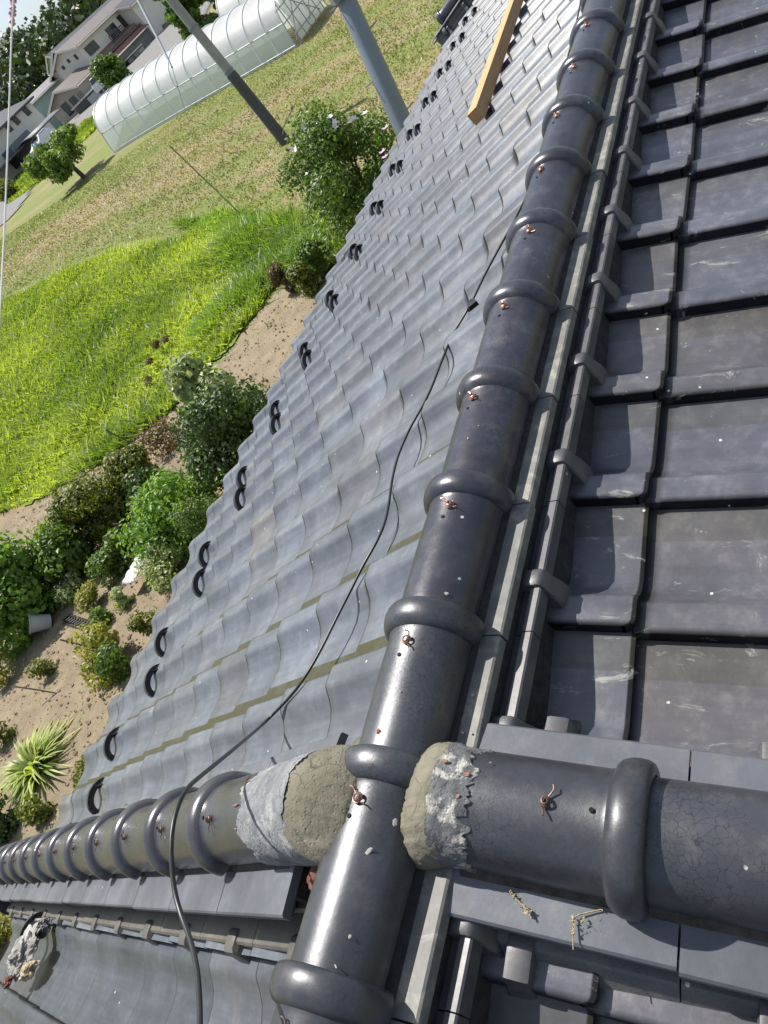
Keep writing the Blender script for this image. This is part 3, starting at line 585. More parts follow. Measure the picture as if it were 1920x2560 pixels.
blades('yard_verge', 'second strip of bright green grass beyond the round tree', 'grass', 12000, [tuple(at(*q)[:2]) for q in [(20, 470), (60, 430), (105, 400), (120, 440), (70, 480), (25, 510)]], .1, .4, .15, LG1, seed=6)
# ================================================================ PLANTS
def plant(name, label, cat, base, h_, r, n, leaf, mat, trunk=True, seed=0, lumps=9, z0=.15, group=None, flowers=None, shape=1., elong=1.6, tilt=(0, 0), lr=.5, holes=.0):
    g = np.random.default_rng(seed + 100); root = empty(name, base); tag(root, label, cat, group)
    tl = Vector((tilt[0], tilt[1], 0)); cen = []
    for k in range(lumps):
        a = g.random() * 6.283; q = g.random() ** .5; zz = z0 + (1 - z0) * g.random(); rad = r * (1 - lr * .6) * q * (1 - abs(zz - (z0 + 1) / 2) * shape * .9); cen.append((Vector((rad * math.cos(a), rad * math.sin(a), zz * h_ * .88)) + tl * zz * h_, (r * lr) * (.65 + .6 * g.random())))
    V = []; Fc = []; Cc = []
    for i in range(n):
        c, cr_ = cen[g.integers(len(cen))]; d = Vector(g.normal(size=3)); d.normalize(); rad = cr_ * (1 - .55 * g.random() ** 2.2); p = c + Vector((d.x, d.y, d.z * .85)) * rad
        p += Vector(g.normal(0, .04 * r, 3))
        if p.z < 0.02: p.z = .02 + g.random() * .06
        L = leaf * (.55 + .9 * g.random()); nrm = (d + Vector(g.normal(0, .55, 3)) + Vector((0, 0, .35))).normalized(); t = nrm.orthogonal().normalized(); t.rotate(Matrix.Rotation(g.random() * 6.28, 3, nrm)); u = nrm.cross(t)
        b = len(V); w = L / elong * .5
        V += [p - t * L * .5, p + u * w + nrm * w * .25, p + t * L * .5, p - u * w + nrm * w * .25]; Fc.append((b, b + 1, b + 2, b + 3)); tt = min(1, max(0, .45 + .35 * noise.noise(p * (2.2 / max(r, .2))) + g.normal(0, .2))); Cc += [(1, 1, 1, tt)] * 4
    mb = MB(); mb.v = V; mb.f = Fc; mb.m = [0] * len(Fc); mb.sm = [False] * len(Fc); mb.c = Cc; mb.build('foliage', mat, root, attr=True)
    if trunk:
        mb = MB(); top = Vector((0, 0, h_ * .55)) + tl * h_ * .5; tr = max(.008, r * .05) if trunk is True else trunk
        mb.tube([(0, 0, -.05), top * .5 + Vector((.02 * r, 0, 0)), top], [tr, tr * .8, tr * .45], 7)
        for c, _ in cen[:8]: q0 = top * (.3 + .6 * g.random()); mb.tube([q0, q0.lerp(c, .5) + Vector((0, 0, .04 * h_)), c], [tr * .5, tr * .35, tr * .15], 5)
        mb.build('trunk', BARK, root)
    if flowers:
        nf, fr_, fm = flowers
        for k in range(nf):
            c, cr_ = cen[g.integers(len(cen))]; d = Vector(g.normal(size=3)); d.z = abs(d.z); d += Vector((-.7, -.6, .3)); d.normalize(); p = c + d * cr_ * 1.02; fb = MB(); t = d.orthogonal().normalized(); u = d.cross(t)
            for q in range(5):
                a = q * 1.2566; e = t * math.cos(a) + u * math.sin(a); f = t * math.cos(a + .63) + u * math.sin(a + .63); e2 = t * math.cos(a - .63) + u * math.sin(a - .63); fb.add([p, p + e2 * fr_ * .6 + d * fr_ * .2, p + e * fr_ + d * fr_ * .35, p + f * fr_ * .6 + d * fr_ * .2], [(0, 1, 2, 3)])
            fb.build('flower', fm, root)['group'] = 'flowers'
    return root
LF = {'dark': leafmat('leaf_dark', (.02, .05, .01), (.09, .155, .03), trans=.25), 'mid': leafmat('leaf_mid', (.045, .10, .015), (.17, .26, .045)), 'fresh': leafmat('leaf_fresh', (.07, .16, .02), (.24, .38, .06)), 'olive': leafmat('leaf_olive', (.05, .075, .01), (.24, .26, .035)),
      'yellow': leafmat('leaf_yellow', (.13, .16, .03), (.4, .36, .08)), 'pale': leafmat('leaf_pale', (.13, .2, .07), (.48, .52, .27)), 'brown': leafmat('leaf_brown', (.08, .055, .03), (.2, .14, .07)), 'tree': leafmat('leaf_tree', (.06, .12, .02), (.22, .31, .06))}
WF = simple('white_petal', (.8, .78, .8), .6, .05); PF = simple('pink_petal', (.65, .3, .6), .6, .1); LIL = simple('lilac_petal', (.5, .42, .75), .6, .1)
rt = plant('flowering_shrub', 'tall rose of sharon shrub with white flowers standing at the eave', 'shrub', at(1000, 600) , 2.9, 1.3, 22000, .075, LF['mid'], seed=1, lumps=34, flowers=(26, .075, WF), z0=.08, lr=.36, shape=.6)
for k, (x, y, t) in enumerate([(965, 320, 13.2), (957, 380, 13.0), (964, 392, 12.9)]):
    fb = MB(); p = dist(x, y, t)
    for q in range(5):
        a = q * 1.2566; fb.add([p, p + Vector((math.cos(a - .6), math.sin(a - .6), .2)) * .04, p + Vector((math.cos(a), math.sin(a), .3)) * .08, p + Vector((math.cos(a + .6), math.sin(a + .6), .2)) * .04], [(0, 1, 2, 3)])
    f_ = fb.build('flower', PF); f_.parent = rt; f_.matrix_parent_inverse = Matrix.Translation(-rt.location); f_['label'] = 'pink flower'
plant('evergreen_bush', 'big dark glossy evergreen bush against the middle of the eave', 'bush', at(672, 1175), 1.75, 1.0, 15000, .07, LF['dark'], seed=2, lumps=26, z0=.05, lr=.42, elong=1.4)
plant('leafy_climber', 'pale variegated large leaves spilling over the top of the dark bush', 'climber', at(572, 1030), 1.45, .78, 1700, .15, LF['pale'], seed=3, lumps=9, elong=1.2)
plant('clipped_conifer', 'rounded olive conifer with clipped pads, the larger one', 'conifer', at(300, 1310), 1.25, .85, 11000, .085, LF['olive'], seed=4, lumps=11, z0=.25, lr=.5, elong=1.7)
plant('clipped_conifer', 'smaller darker conifer pad touching the lime green weeds', 'conifer', at(395, 1215), 1.05, .62, 8000, .085, LF['olive'], seed=5, lumps=8, z0=.25, lr=.5, elong=1.7, flowers=(3, .09, LIL))
plant('broad_leaf_shrub', 'fresh green broad leaved shrub at the left edge above the bucket', 'shrub', at(95, 1545), 1.7, 1.2, 8500, .14, LF['fresh'], seed=6, lumps=24, z0=.1, lr=.4)
plant('broad_leaf_shrub', 'darker broad leaved shrub behind the fresh green one', 'shrub', at(215, 1420), 1.2, .8, 5000, .12, LF['mid'], seed=7, lumps=12)
plant('garden_bush', 'loose mid green bush full of dry stems under the dark evergreen', 'bush', at(500, 1330), 1.15, 1.0, 9000, .08, LF['fresh'], seed=8, lumps=24, z0=.1, lr=.36)
plant('garden_bush', 'small leaved bush with pale glints right at the eave', 'bush', at(585, 1350), 1.1, .5, 4500, .05, LF['mid'], seed=9, lumps=9)
plant('dry_shrub', 'brown dried shrub between the conifer and the dark evergreen', 'shrub', at(430, 1125), .75, .55, 1500, .06, LF['brown'], seed=10, lumps=10, z0=.1)
for k, (x, y, h_, r, n, lf_, lab) in enumerate([(195, 1490, .5, .38, 1500, 'pale', 'pale green low perennial left of the reddish one'), (250, 1510, .42, .33, 1400, 'yellow', 'yellow green low perennial beside the pale one'), (325, 1515, .4, .18, 700, 'pale', 'small grey green herb casting a shadow on the bare soil'), (75, 1575, .6, .33, 1700, 'yellow', 'yellowish bush left of the white bucket'),
      (290, 1660, .75, .55, 2300, 'yellow', 'spreading yellow green young tree by the eave'), (320, 1690, .6, .33, 1500, 'mid', 'dark green lower half of the young tree at the eave'), (130, 1690, .4, .22, 600, 'olive', 'thin olive seedling tied to a stake'), (28, 1700, .65, .38, 1200, 'yellow', 'pale yellow shrub at the left edge below the bucket'),
      (395, 1590, .5, .2, 700, 'olive', 'small moss green tuft hidden at the eave'), (120, 2045, .35, .25, 700, 'olive', 'low moss green mound beside the lower eave'), (15, 2080, .8, .5, 2500, 'dark', 'dark shrub in the lower left corner by the ridge end'), (15, 1850, .5, .35, 900, 'olive', 'olive shrub left of the spiky leaved plant'),
      (735, 735, .75, .32, 1300, 'brown', 'rusty dry bush beside the bare soil strip'), (785, 730, .8, .35, 1500, 'olive', 'brownish green upright bush casting a shadow on bare soil'), (830, 680, .9, .45, 2400, 'mid', 'rounded green bush below the flowering shrub'), (300, 1440, .55, .4, 1600, 'mid', 'grey green leafy bush above the white sheet'), (-5, 2370, .5, .4, 2200, 'yellow', 'bright yellow green bush at the lower left corner'), (240, 1950, .3, .25, 700, 'olive', 'short mossy bush under the eave tile'), (445, 1440, .6, .42, 2200, 'pale', 'pale leafy shrub left of the eave above the bare soil'), (335, 1400, .7, .5, 2600, 'mid', 'mid green shrub right of the large broad leaved one'), (265, 1560, .35, .3, 1200, 'mid', 'low green plant in front of the reddish stems'), (420, 1255, .8, .6, 3200, 'dark', 'dark shrub filling the gap below the smaller conifer')]):
    plant('garden_plant', lab, 'plant', at(x, y), h_, r, n, .06 if h_ < .7 else .08, LF[lf_], seed=20 + k, lumps=8, z0=.1)
# orange brown seed heads in the weeds
for k, (x, y) in enumerate([(405, 900), (425, 860), (400, 955), (445, 850)]):
    plant('seed_head', ['rusty seed head at the lower edge of the weeds', 'rusty seed head highest of the four', 'lowest rusty seed head by the variegated leaves', 'small rusty seed head right of the others'][k], 'seed head', at(x, y + 25), .55, .2, 260, .05, LF['brown'], seed=60 + k, lumps=3, z0=.7)
# strap leaved plant
def straps(name, label, base, n, L, w, mat, seed):
    g = random.Random(seed); mb = MB()
    for k in range(n):
        a = g.uniform(0, 6.283); el = g.uniform(.5, 1.45); Lk = L * g.uniform(.6, 1.1); d = Vector((math.cos(a), math.sin(a), 0)); s_ = Vector((-d.y, d.x, 0)); pts = []; c0 = d * g.uniform(0, .12); tt = g.random()
        for q in range(6):
            t = q / 5; p = c0 + d * (Lk * t * math.cos(el) + Lk * .25 * t * t) + Vector((0, 0, Lk * (t * math.sin(el) - .55 * t * t))); ww = w * (1 - t ** 2) * .5 + .001; pts += [p - s_ * ww, p + s_ * ww]
        mb.add(pts, [(2 * q, 2 * q + 1, 2 * q + 3, 2 * q + 2) for q in range(5)], 0, (1, 1, 1, tt), True)
    o = mb.build(name, mat, None, loc=base, attr=True, sharp=None); tag(o, label, 'plant')
straps('strap_leaf_plant', 'clump of long arching yellow green leaves on the bare soil at lower left', at(105, 1925), 190, 0.85, .06, leafmat('strap_leaf', (.14, .22, .03), (.42, .46, .12)), 1)
straps('thin_reed_clump', 'thin dark reeds leaning over the loose garden bush', at(430, 1240), 30, 1.2, .018, LF['dark'], 2)
# distant big vegetation
plant('round_tree', 'lone round garden tree with a dark trunk on the mown field', 'tree', at(213, 445) + Vector((0, 0, -.1)), 3.1, 2.0, 5200, .24, LF['tree'], seed=80, lumps=20, z0=.42, lr=.3, trunk=.16, tilt=(.1, .25), shape=.3)
plant('yard_tree', 'small tree hiding the small white truck', 'tree', far(335, 245, 84), 3.6, 1.6, 4500, .26, LF['mid'], seed=81, lumps=18, z0=.2, lr=.42)
plant('dense_hedge_tree', 'tall dark green evergreen behind the plastic tunnel', 'tree', far(560, 130, 66), 5.6, 1.9, 8000, .35, LF['mid'], seed=82, lumps=30, z0=.05, lr=.35)
plant('dense_hedge_tree', 'darker evergreen to the right of the white gabled house', 'tree', far(610, 60, 78), 6.4, 2.3, 8000, .35, LF['dark'], seed=83, lumps=30, z0=.05, lr=.35)
plant('yard_bush', 'small shrub under the neighbour carport', 'bush', at(30, 500), 1.6, 1.4, 2600, .22, LF['olive'], seed=84, lumps=9)
# stakes in the garden and field
def stake(label, a, b, r, mat, name='stake', cat='stake', group=None):
    mb = MB(); mb.tube([a, a.lerp(b, .5) + Vector((.01, .01, 0)), b], r, 7); o = mb.build(name, mat); tag(o, label, cat, group); return o
BAM = simple('bamboo', (.26, .24, .14), .6, .3, 5)
g0 = at(615, 548); stake('tall bamboo cane standing in the mown field beside the weeds', g0, g0 + Vector((-.25, .1, 3.0)), .022, BAM, 'bamboo_cane', 'cane')
for k, (x, y, dx, dy, hh) in enumerate([(345, 1650, -.1, .75, .9), (150, 1735, -.1, .55, .5), (455, 1330, -.2, .9, .8), (370, 1130, .0, .4, .9), (250, 690, .3, .3, .4), (410, 1200, -.2, .5, .9)]):
    g0 = at(x, y); stake(['grey stake leaning through the young tree at the eave', 'short stake lying beside the olive seedling', 'dark stake in the loose garden bush', 'thin stake between the two conifer pads', 'broken stick poking out of the weeds', 'dry leaning stem behind the loose bush'][k], g0, g0 + Vector((dx, dy, hh)), .014, BARK)
# bucket, kerb grate, white sheet
root = empty('bucket', at(138, 1560)); root.scale = (1.45,) * 3; tag(root, 'white plastic bucket lying tilted on the soil', 'bucket')
mb = MB(); ax = Vector((-.55, .35, .75)).normalized(); nb = 24; vs = []
for (d, r_) in ((0, .09), (.26, .125), (.26, .112), (.02, .08)):
    t = ax.orthogonal().normalized(); u = ax.cross(t); vs += [ax * d + (t * math.cos(6.2832 * k / nb) + u * math.sin(6.2832 * k / nb)) * r_ + Vector((0, 0, .06)) for k in range(nb)]
mb.add(vs, [(a * nb + k, a * nb + (k + 1) % nb, (a + 1) * nb + (k + 1) % nb, (a + 1) * nb + k) for a in range(3) for k in range(nb)] + [tuple(range(nb))[::-1], tuple(3 * nb + k for k in range(nb))], 0, None, True)
PLW = simple('grey_white_plastic', (.42, .44, .43), .5, .08); mb.build('body', PLW, root)
mb = MB(); t = ax.orthogonal().normalized(); u = ax.cross(t); mb.tube([ax * .25 + (t * math.cos(a) + u * math.sin(a)) * .127 + Vector((0, 0, .06)) for a in np.linspace(0, 6.2832, 25)], .009, 6, cap=False); mb.build('rim', PLW, root)
mb = MB(); a_, b_ = at(172, 1552), at(235, 1572)
for k in range(11): mb.box(a_.lerp(b_, k / 10) + Vector((0, 0, .05)), (.035, .16, .05), rot=Matrix.Rotation(.4, 3, 'Z'))
d_ = (b_ - a_).normalized()
for sg in (-1, 1): mb.tube([a_ + Vector((-d_.y, d_.x, 0)) * .09 * sg + Vector((0, 0, .05)), b_ + Vector((-d_.y, d_.x, 0)) * .09 * sg + Vector((0, 0, .05))], .018, 5)
tag(mb.build('drain_grate', DMETAL), 'dark slatted plastic strip lying on the soil right of the bucket', 'grate')
mb = MB(); c_ = at(375, 1440); g = random.Random(3); nn = 14
mb.add([c_ + Vector(((i - 7) * .05, (j - 7) * .03, .30 + .07 * noise.noise(Vector((i * .6, j * .7, 3))))) for i in range(nn) for j in range(nn)], [(i * nn + j, (i + 1) * nn + j, (i + 1) * nn + j + 1, i * nn + j + 1) for i in range(nn - 1) for j in range(nn - 1)], 0, None, True)
SHT = simple('white_sheet', (.33, .35, .38), .6, .05); o = mb.build('plastic_sheet', SHT, sharp=None); sm_ = o.modifiers.new('t', 'SOLIDIFY'); sm_.thickness = .006; tag(o, 'crumpled white plastic sheet among the garden bushes', 'sheet')

# clods and small stones on the bare soil
mb = MB(); g = random.Random(5); cnt = 0; CL = soil_mat('clods', (.2, .15, .09), (.4, .33, .22))
while cnt < 4200:
    x, y = g.uniform(-2, 15), g.uniform(6, 19)
    if not inpoly(x, y, soilP): continue
    cnt += 1; r_ = .012 + .03 * g.random() ** 3; c = Vector((x, y, hgt(x, y) + .035 + r_ * .3))
    a = [c + Vector(v) * r_ * g.uniform(.8, 1.3) for v in ((1, 0, 0), (0, 1, 0), (-1, 0, 0), (0, -1, 0), (0, 0, .8), (0, 0, -.8))]; mb.add(a, [(0, 1, 4), (1, 2, 4), (2, 3, 4), (3, 0, 4), (1, 0, 5), (2, 1, 5), (3, 2, 5), (0, 3, 5)])
tag(mb.build('clods', CL), 'clods and little stones scattered over the bare garden soil', 'clods', kind='stuff')
blades('sparse_weeds', 'sparse low weeds dotted over the bare garden soil', 'weeds', 7000, [p for p in soilP], .02, .10, .02, LG3, lean=1., seed=9, dens=lambda x, y: .06 + .94 * (noise.noise(Vector((x * .9, y * .9, 1))) > .22))
# ================================================================ FAR SIDE: POLES, TUNNELS, HOUSES, HILLS
# utility poles
g0 = at(716, 357); root = empty('utility_pole', g0); tag(root, 'grey concrete utility pole standing in the mown field in front of the plastic tunnel', 'utility pole')
top = dist(383, -60, 36.) - g0; top = Vector((top.x * .3, top.y * .3, 9.5)); 
mb = MB(); mb.tube([(0, 0, -.3), top * .5, top], [.19, .165, .14], 16); mb.build('pole', CONC, root)
mb = MB(); mb.tube([(0, 0, .02), top * .29], [.215, .195], 16); mb.build('rubber_guard', simple('dark_guard', (.06, .062, .065), .6, .2, 3), root)
for k in range(5): 
    mb = MB(); c = top * (.33 + .13 * k); mb.tube([c, c + Vector((.0, (-1) ** k * .30, 0))], .012, 5); mb.build('step_bolt', STEEL, root)
for k in range(4): mb = MB(); c = top * (.3 + .17 * k); mb.tube([c, c + top.normalized() * .04], .20, 14); mb.build('band', STEEL, root)
P0 = dist(1018, 335, 15.5); P1 = dist(852, -30, 15.9); dd = (P1 - P0)
root = empty('utility_pole', (P0.x, P0.y, P0.z)); tag(root, 'thicker blue grey utility pole leaning behind the eave', 'utility pole')
dn = P0 - dd * ((P0.z - hgt(P0.x, P0.y)) / dd.z) ; 
mb = MB(); mb.tube([dn - P0, Vector((0, 0, 0)), dd, dd * 1.5], [.20, .185, .165, .15], 18); mb.build('pole', STEEL, root)
for k, (t, sg) in enumerate([(.12, 1), (.42, -1), (.68, 1), (.93, -1)]):
    mb = MB(); c = dd * t; mb.tube([c, c + Vector((.24 * sg, -.24 * sg, .02))], .012, 6); mb.build('step_bolt', STEEL, root)
mb = MB(); mb.box(dd * .985 + Vector((-.15, .02, .0)), (.3, .3, .14), rot=Matrix.Rotation(.7, 3, 'Z')); mb.build('bracket', STEEL, root)
# thin support pole with guy wire in front of the tunnel
mb = MB(); a_ = far(428, 165, 40); a_ = dist(430, 168, 34); b_ = dist(392, 92, 35.5); c_ = dist(355, 20, 37); mb.tube([a_, b_, c_, c_ + (c_ - b_)], [.04, .05, .05, .05], 8); mb.tube([a_, at(470, 300)], .012, 5)
tag(mb.build('guy_wire', STEEL), 'thin guy wire with a grey sleeve crossing in front of the plastic tunnel', 'guy wire')
# white cord hanging at the left edge
pts = [dist(x, y, t) for x, y, t in [(37, -90, 7.3), (34, 0, 7.1), (30, 60, 7.), (27, 150, 6.8), (22, 300, 6.5), (16, 460, 6.2), (9, 620, 5.9), (0, 780, 5.6), (-14, 1050, 5.2), (-30, 1400, 4.8), (-50, 2060, 4.1)]]
root = empty('hanging_cord', pts[4]); tag(root, 'thin white cord hanging down the left edge with a pink knotted ribbon at the top', 'cord')
bpy.context.view_layer.update()
mb = MB(); mb.tube([p - pts[4] for p in chaikin(pts, 2)], .006, 6); mb.build('cord', simple('white_nylon', (.7, .7, .68), .5, .05), root)
mb = MB(); q0, q1 = dist(34, -10, 7.4), dist(30, 56, 7.6)
for k in range(7): t = k / 6; c = q0.lerp(q1, t) - pts[4]; mb.box(c, (.03 + .012 * math.sin(k * 2.1), .02, .045), rot=Matrix.Rotation(k * .9, 3, 'Z') @ Matrix.Rotation(.5 * (-1) ** k, 3, 'X'))
mb.build('ribbon', simple('pink_ribbon', (.55, .3, .33), .7, .3, 60), root)
# ---- plastic tunnels (greenhouses) running along y
def film(name, col, alpha, rough=.5):
    k = NT(name); f = k.noise(1.2, 5, .6, mapping=(1, .3, 1)); k.base(k.ramp(f, [(.3, tuple(c * .9 for c in col)), (.7, col)])); k.rough(rough); out = k.t.nodes['Material Output']
    tl_ = k.n('ShaderNodeBsdfTranslucent'); tl_.inputs[0].default_value = (*col, 1); a1 = k.n('ShaderNodeMixShader'); a1.inputs[0].default_value = .62; k.l(k.b.outputs[0], a1.inputs[1]); k.l(tl_.outputs[0], a1.inputs[2])
    tr = k.n('ShaderNodeBsdfTransparent'); a2 = k.n('ShaderNodeMixShader'); a2.inputs[0].default_value = alpha; k.l(tr.outputs[0], a2.inputs[1]); k.l(a1.outputs[0], a2.inputs[2]); k.l(a2.outputs[0], out.inputs[0]); k.bump(k.noise(3, 4), .25, .03); return k.m
FILM = film('plastic_film', (.84, .86, .9), .93); FILM2 = film('side_film', (.66, .74, .70), .82); OPQ = film('white_film', (.78, .79, .8), 1.)
PIPE = simple('pipe', (.38, .4, .42), .4, .1, metal=.5)
def tunnel(label, x0, y0, y1, wd, H, nr, filmm, sidem, sides=1.15, open_end=True):
    root = empty('plastic_tunnel', (x0 + wd / 2, (y0 + y1) / 2, hgt(x0, (y0 + y1) / 2))); tag(root, label, 'greenhouse'); bpy.context.view_layer.update(); org = Vector(root.location)
    def arc(y, n=26):
        z = hgt(x0, y); pts = [(x0, y, z), (x0 + .12, y, z + sides * .5), (x0 + .30, y, z + sides)]
        cx = x0 + wd / 2; a0 = 0.
        for k in range(1, n): th = math.pi * (1 - k / n); pts.append((cx + (wd / 2 - .3) * math.cos(th), y, z + sides + (H - sides) * math.sin(th)))
        pts += [(x0 + wd - .30, y, z + sides), (x0 + wd - .12, y, z + sides * .5), (x0 + wd, y, z)]; return [Vector(p) - org for p in pts]
    ysub = np.linspace(y0, y1, nr * 3 + 1); rows = []
    for q, y in enumerate(ysub):
        a = arc(y); sag = .05 if q % 3 else 0
        rows.append([p + Vector((0, 0, -sag if 2 < k < len(a) - 3 else 0)) for k, p in enumerate(a)])
    n = len(rows[0]); flatv = [p for r in rows for p in r]; mb = MB(); F = [(a * n + b, a * n + b + 1, (a + 1) * n + b + 1, (a + 1) * n + b) for a in range(len(rows) - 1) for b in range(2, n - 3)]
    mb.add(flatv, F, 0, None, True); mb.build('roof_film', filmm, root, sharp=None)
    mb = MB(); mb.add(flatv, [(a * n + b, a * n + b + 1, (a + 1) * n + b + 1, (a + 1) * n + b) for a in range(len(rows) - 1) for b in (0, 1, n - 3, n - 2)], 0, None, True); mb.build('side_film', sidem, root, sharp=None)
    mb = MB(); e = rows[-1]; c = Vector((x0 + wd / 2, y1, hgt(x0, y1) + .8)) - org; mb.add(e + [c], [(k, k + 1, len(e)) for k in range(len(e) - 1)]); mb.build('end_film', filmm, root)
    for q in range(nr + 1):
        y = y0 + (y1 - y0) * q / nr; a = [p * 1. for p in arc(y)]; c = Vector((x0 + wd / 2, y, hgt(x0, y) + .4)) - org; a = [p + (p - c).normalized() * .02 for p in a]
        mb = MB(); mb.tube(a, .026 if q in (0, nr) else .03, 6); mb.build('hoop', PIPE if q in (0, nr) else simple_white, root)['group'] = 'hoops of the tunnel'
    for sx in (x0 + .30 - .03, x0 - .02):
        mb = MB(); off = sides if sx > x0 else .12; mb.tube([Vector((sx, y, hgt(x0, y) + off)) - org for y in np.linspace(y0, y1, 12)], .028, 6); mb.build('rail', PIPE, root)
    if open_end:
        e = rows[0]; z = hgt(x0, y0)
        for fx in (.14, .3, .46, .62, .78, .9):
            x = x0 + wd * fx; hh = sides + (H - sides) * math.sqrt(max(0, 1 - ((fx - .5) / .45) ** 2)); mb = MB(); mb.tube([Vector((x, y0 - .04, z - .2)) - org, Vector((x, y0 - .04, z + hh)) - org], .028, 6); mb.build('end_post', PIPE, root)
        for fz in (.4, 1.1, 1.7):
            mb = MB(); mb.tube([Vector((x0 + .2, y0 - .08, z + fz)) - org, Vector((x0 + wd - .2, y0 - .08, z + fz)) - org], .028, 6); mb.build('end_rail', PIPE, root)
        for a, b in (((.05, .2), (.55, 2.1)), ((.5, .3), (.95, 1.6)), ((.2, 2.2), (.8, .2))):
            mb = MB(); mb.tube([Vector((x0 + wd * a[0], y0 - .1, z + a[1])) - org, Vector((x0 + wd * b[0], y0 - .1, z + b[1])) - org], .025, 6); mb.build('brace', PIPE, root)
        mb = MB(); mb.add([Vector((x0 + wd * fx, y0 + .02, z + fz)) - org for fx, fz in ((.16, .05), (.95, .05), (.90, 1.2), (.75, 2.1), (.5, 2.4), (.25, 2.1))], [tuple(range(6))]); mb.build('end_film', FILM2, root)
simple_white = simple('white_band', (.75, .77, .8), .4, .03)
tunnel('long translucent plastic tunnel on the mown field behind the utility pole', 37.0, 22.6, 36.5, 4.7, 2.45, 13, FILM, FILM2)
pt_ = at(600, 128)
tunnel('white plastic tunnel partly hidden behind the long translucent one', pt_.x, pt_.y - 9, pt_.y, 5.0, 2.9, 6, OPQ, OPQ, open_end=False)
# ---- houses
def roof_mat(name, col):
    k = NT(name); pos = k.n('ShaderNodeNewGeometry').outputs['Position']; w = k.n('ShaderNodeTexWave', wave_type='BANDS', bands_direction='X', i_Scale=.55, i_Distortion=0.); k.l(pos, w.inputs['Vector']); w2 = k.n('ShaderNodeTexWave', wave_type='BANDS', bands_direction='Y', i_Scale=.55); k.l(pos, w2.inputs['Vector'])
    f = k.math('MULTIPLY', k.ramp(w.outputs[0], [(.2, .45), (.5, 1.)]), k.ramp(w2.outputs[0], [(.15, .55), (.4, 1.)])); k.base(k.mix(f, tuple(c * .25 for c in col), col)); k.rough(.5); return k.m
RB = roof_mat('brown_grey_roof', (.2, .165, .155)); RR = roof_mat('red_brown_roof', (.34, .13, .11)); RD = roof_mat('charcoal_roof', (.10, .10, .11))
def box_part(root, name, x0, x1, y0, y1, z0, z1, mat, label=None):
    o = root.location; mb = MB(); mb.box(Vector(((x0 + x1) / 2, (y0 + y1) / 2, (z0 + z1) / 2)) - Vector(o), (x1 - x0, y1 - y0, z1 - z0)); p = mb.build(name, mat, root)
    if label: p['label'] = label
    return p
def gable(root, x0, x1, y0, y1, z0, ze, rise, wallm, roofm, oh=.5, ohx=.5):
    # walls with a gable at both x ends, ridge along x
    o = Vector(root.location); ym = (y0 + y1) / 2; mb = MB(); sl_ = rise / ((y1 - y0) / 2 + oh); zw = ze + sl_ * oh; zt = zw + sl_ * (y1 - y0) / 2
    vs = [Vector(v) - o for v in [(x0, y0, z0), (x0, y0, zw), (x0, ym, zt), (x0, y1, zw), (x0, y1, z0), (x1, y0, z0), (x1, y0, zw), (x1, ym, zt), (x1, y1, zw), (x1, y1, z0)]]
    mb.add(vs, [(0, 1, 2, 3, 4), (9, 8, 7, 6, 5), (0, 5, 6, 1), (3, 8, 9, 4), (1, 6, 7, 2), (2, 7, 8, 3)]); mb.build('wall', wallm, root)
    mb = MB(); zr = ze + rise; A_ = [(x0 - ohx, y0 - oh, ze), (x1 + ohx, y0 - oh, ze), (x1 + ohx, ym, zr), (x0 - ohx, ym, zr), (x1 + ohx, y1 + oh, ze), (x0 - ohx, y1 + oh, ze)]; up = Vector((0, 0, .16)); vs = [Vector(v) - o for v in A_]; vs += [v + up for v in vs]
    mb.add(vs, [(0, 3, 2, 1), (3, 5, 4, 2), (6, 7, 8, 9), (9, 8, 10, 11), (0, 1, 7, 6), (5, 11, 10, 4), (0, 6, 9, 3), (3, 9, 11, 5), (1, 2, 8, 7), (2, 4, 10, 8)]); mb.build('roof', roofm, root)
    for yy, zz in ((y0 - oh - .06, ze), (y1 + oh + .06, ze)): mb = MB(); mb.tube([Vector((x0 - ohx, yy, zz + .02)) - o, Vector((x1 + ohx, yy, zz + .02)) - o], .07, 6); mb.build('gutter', WHITE if yy < ym else WHITE, root)
    mb = MB()
    for a, b in (((x0 - ohx - .05, y0 - oh, ze), (x0 - ohx - .05, ym, zr)), ((x0 - ohx - .05, ym, zr), (x0 - ohx - .05, y1 + oh, ze))):
        a, b = Vector(a) - o, Vector(b) - o; mb.add([a + Vector((0, 0, .14)), b + Vector((0, 0, .14)), b - Vector((0, 0, .14)), a - Vector((0, 0, .14))] + [p + Vector((.09, 0, 0)) for p in (a + Vector((0, 0, .14)), b + Vector((0, 0, .14)), b - Vector((0, 0, .14)), a - Vector((0, 0, .14)))], [(0, 1, 2, 3), (7, 6, 5, 4), (0, 4, 5, 1), (3, 2, 6, 7)])
    mb.build('barge_board', WHITE, root)
def win_y(root, a, b, c, Y, name='window', mat=None, fr=DMETAL, nb=1):
    A_, B_, C_ = yp(*a, Y), yp(*b, Y), yp(*c, Y); z1 = (A_.z + B_.z) / 2; z0 = C_.z; o = Vector(root.location)
    f = box_part(root, name, A_.x, B_.x, Y - .06, Y + .02, z0, z1, fr); f.data.name = name
    m = MB(); n = 2 if nb else 1; w = (B_.x - A_.x - .08 * (n + 1)) / n
    for k in range(n): m.box(Vector((A_.x + .08 + w / 2 + k * (w + .08), Y - .075, (z0 + z1) / 2)) - o, (w, .012, z1 - z0 - .16))
    p = m.build('pane', mat or DWIN); p.parent = f
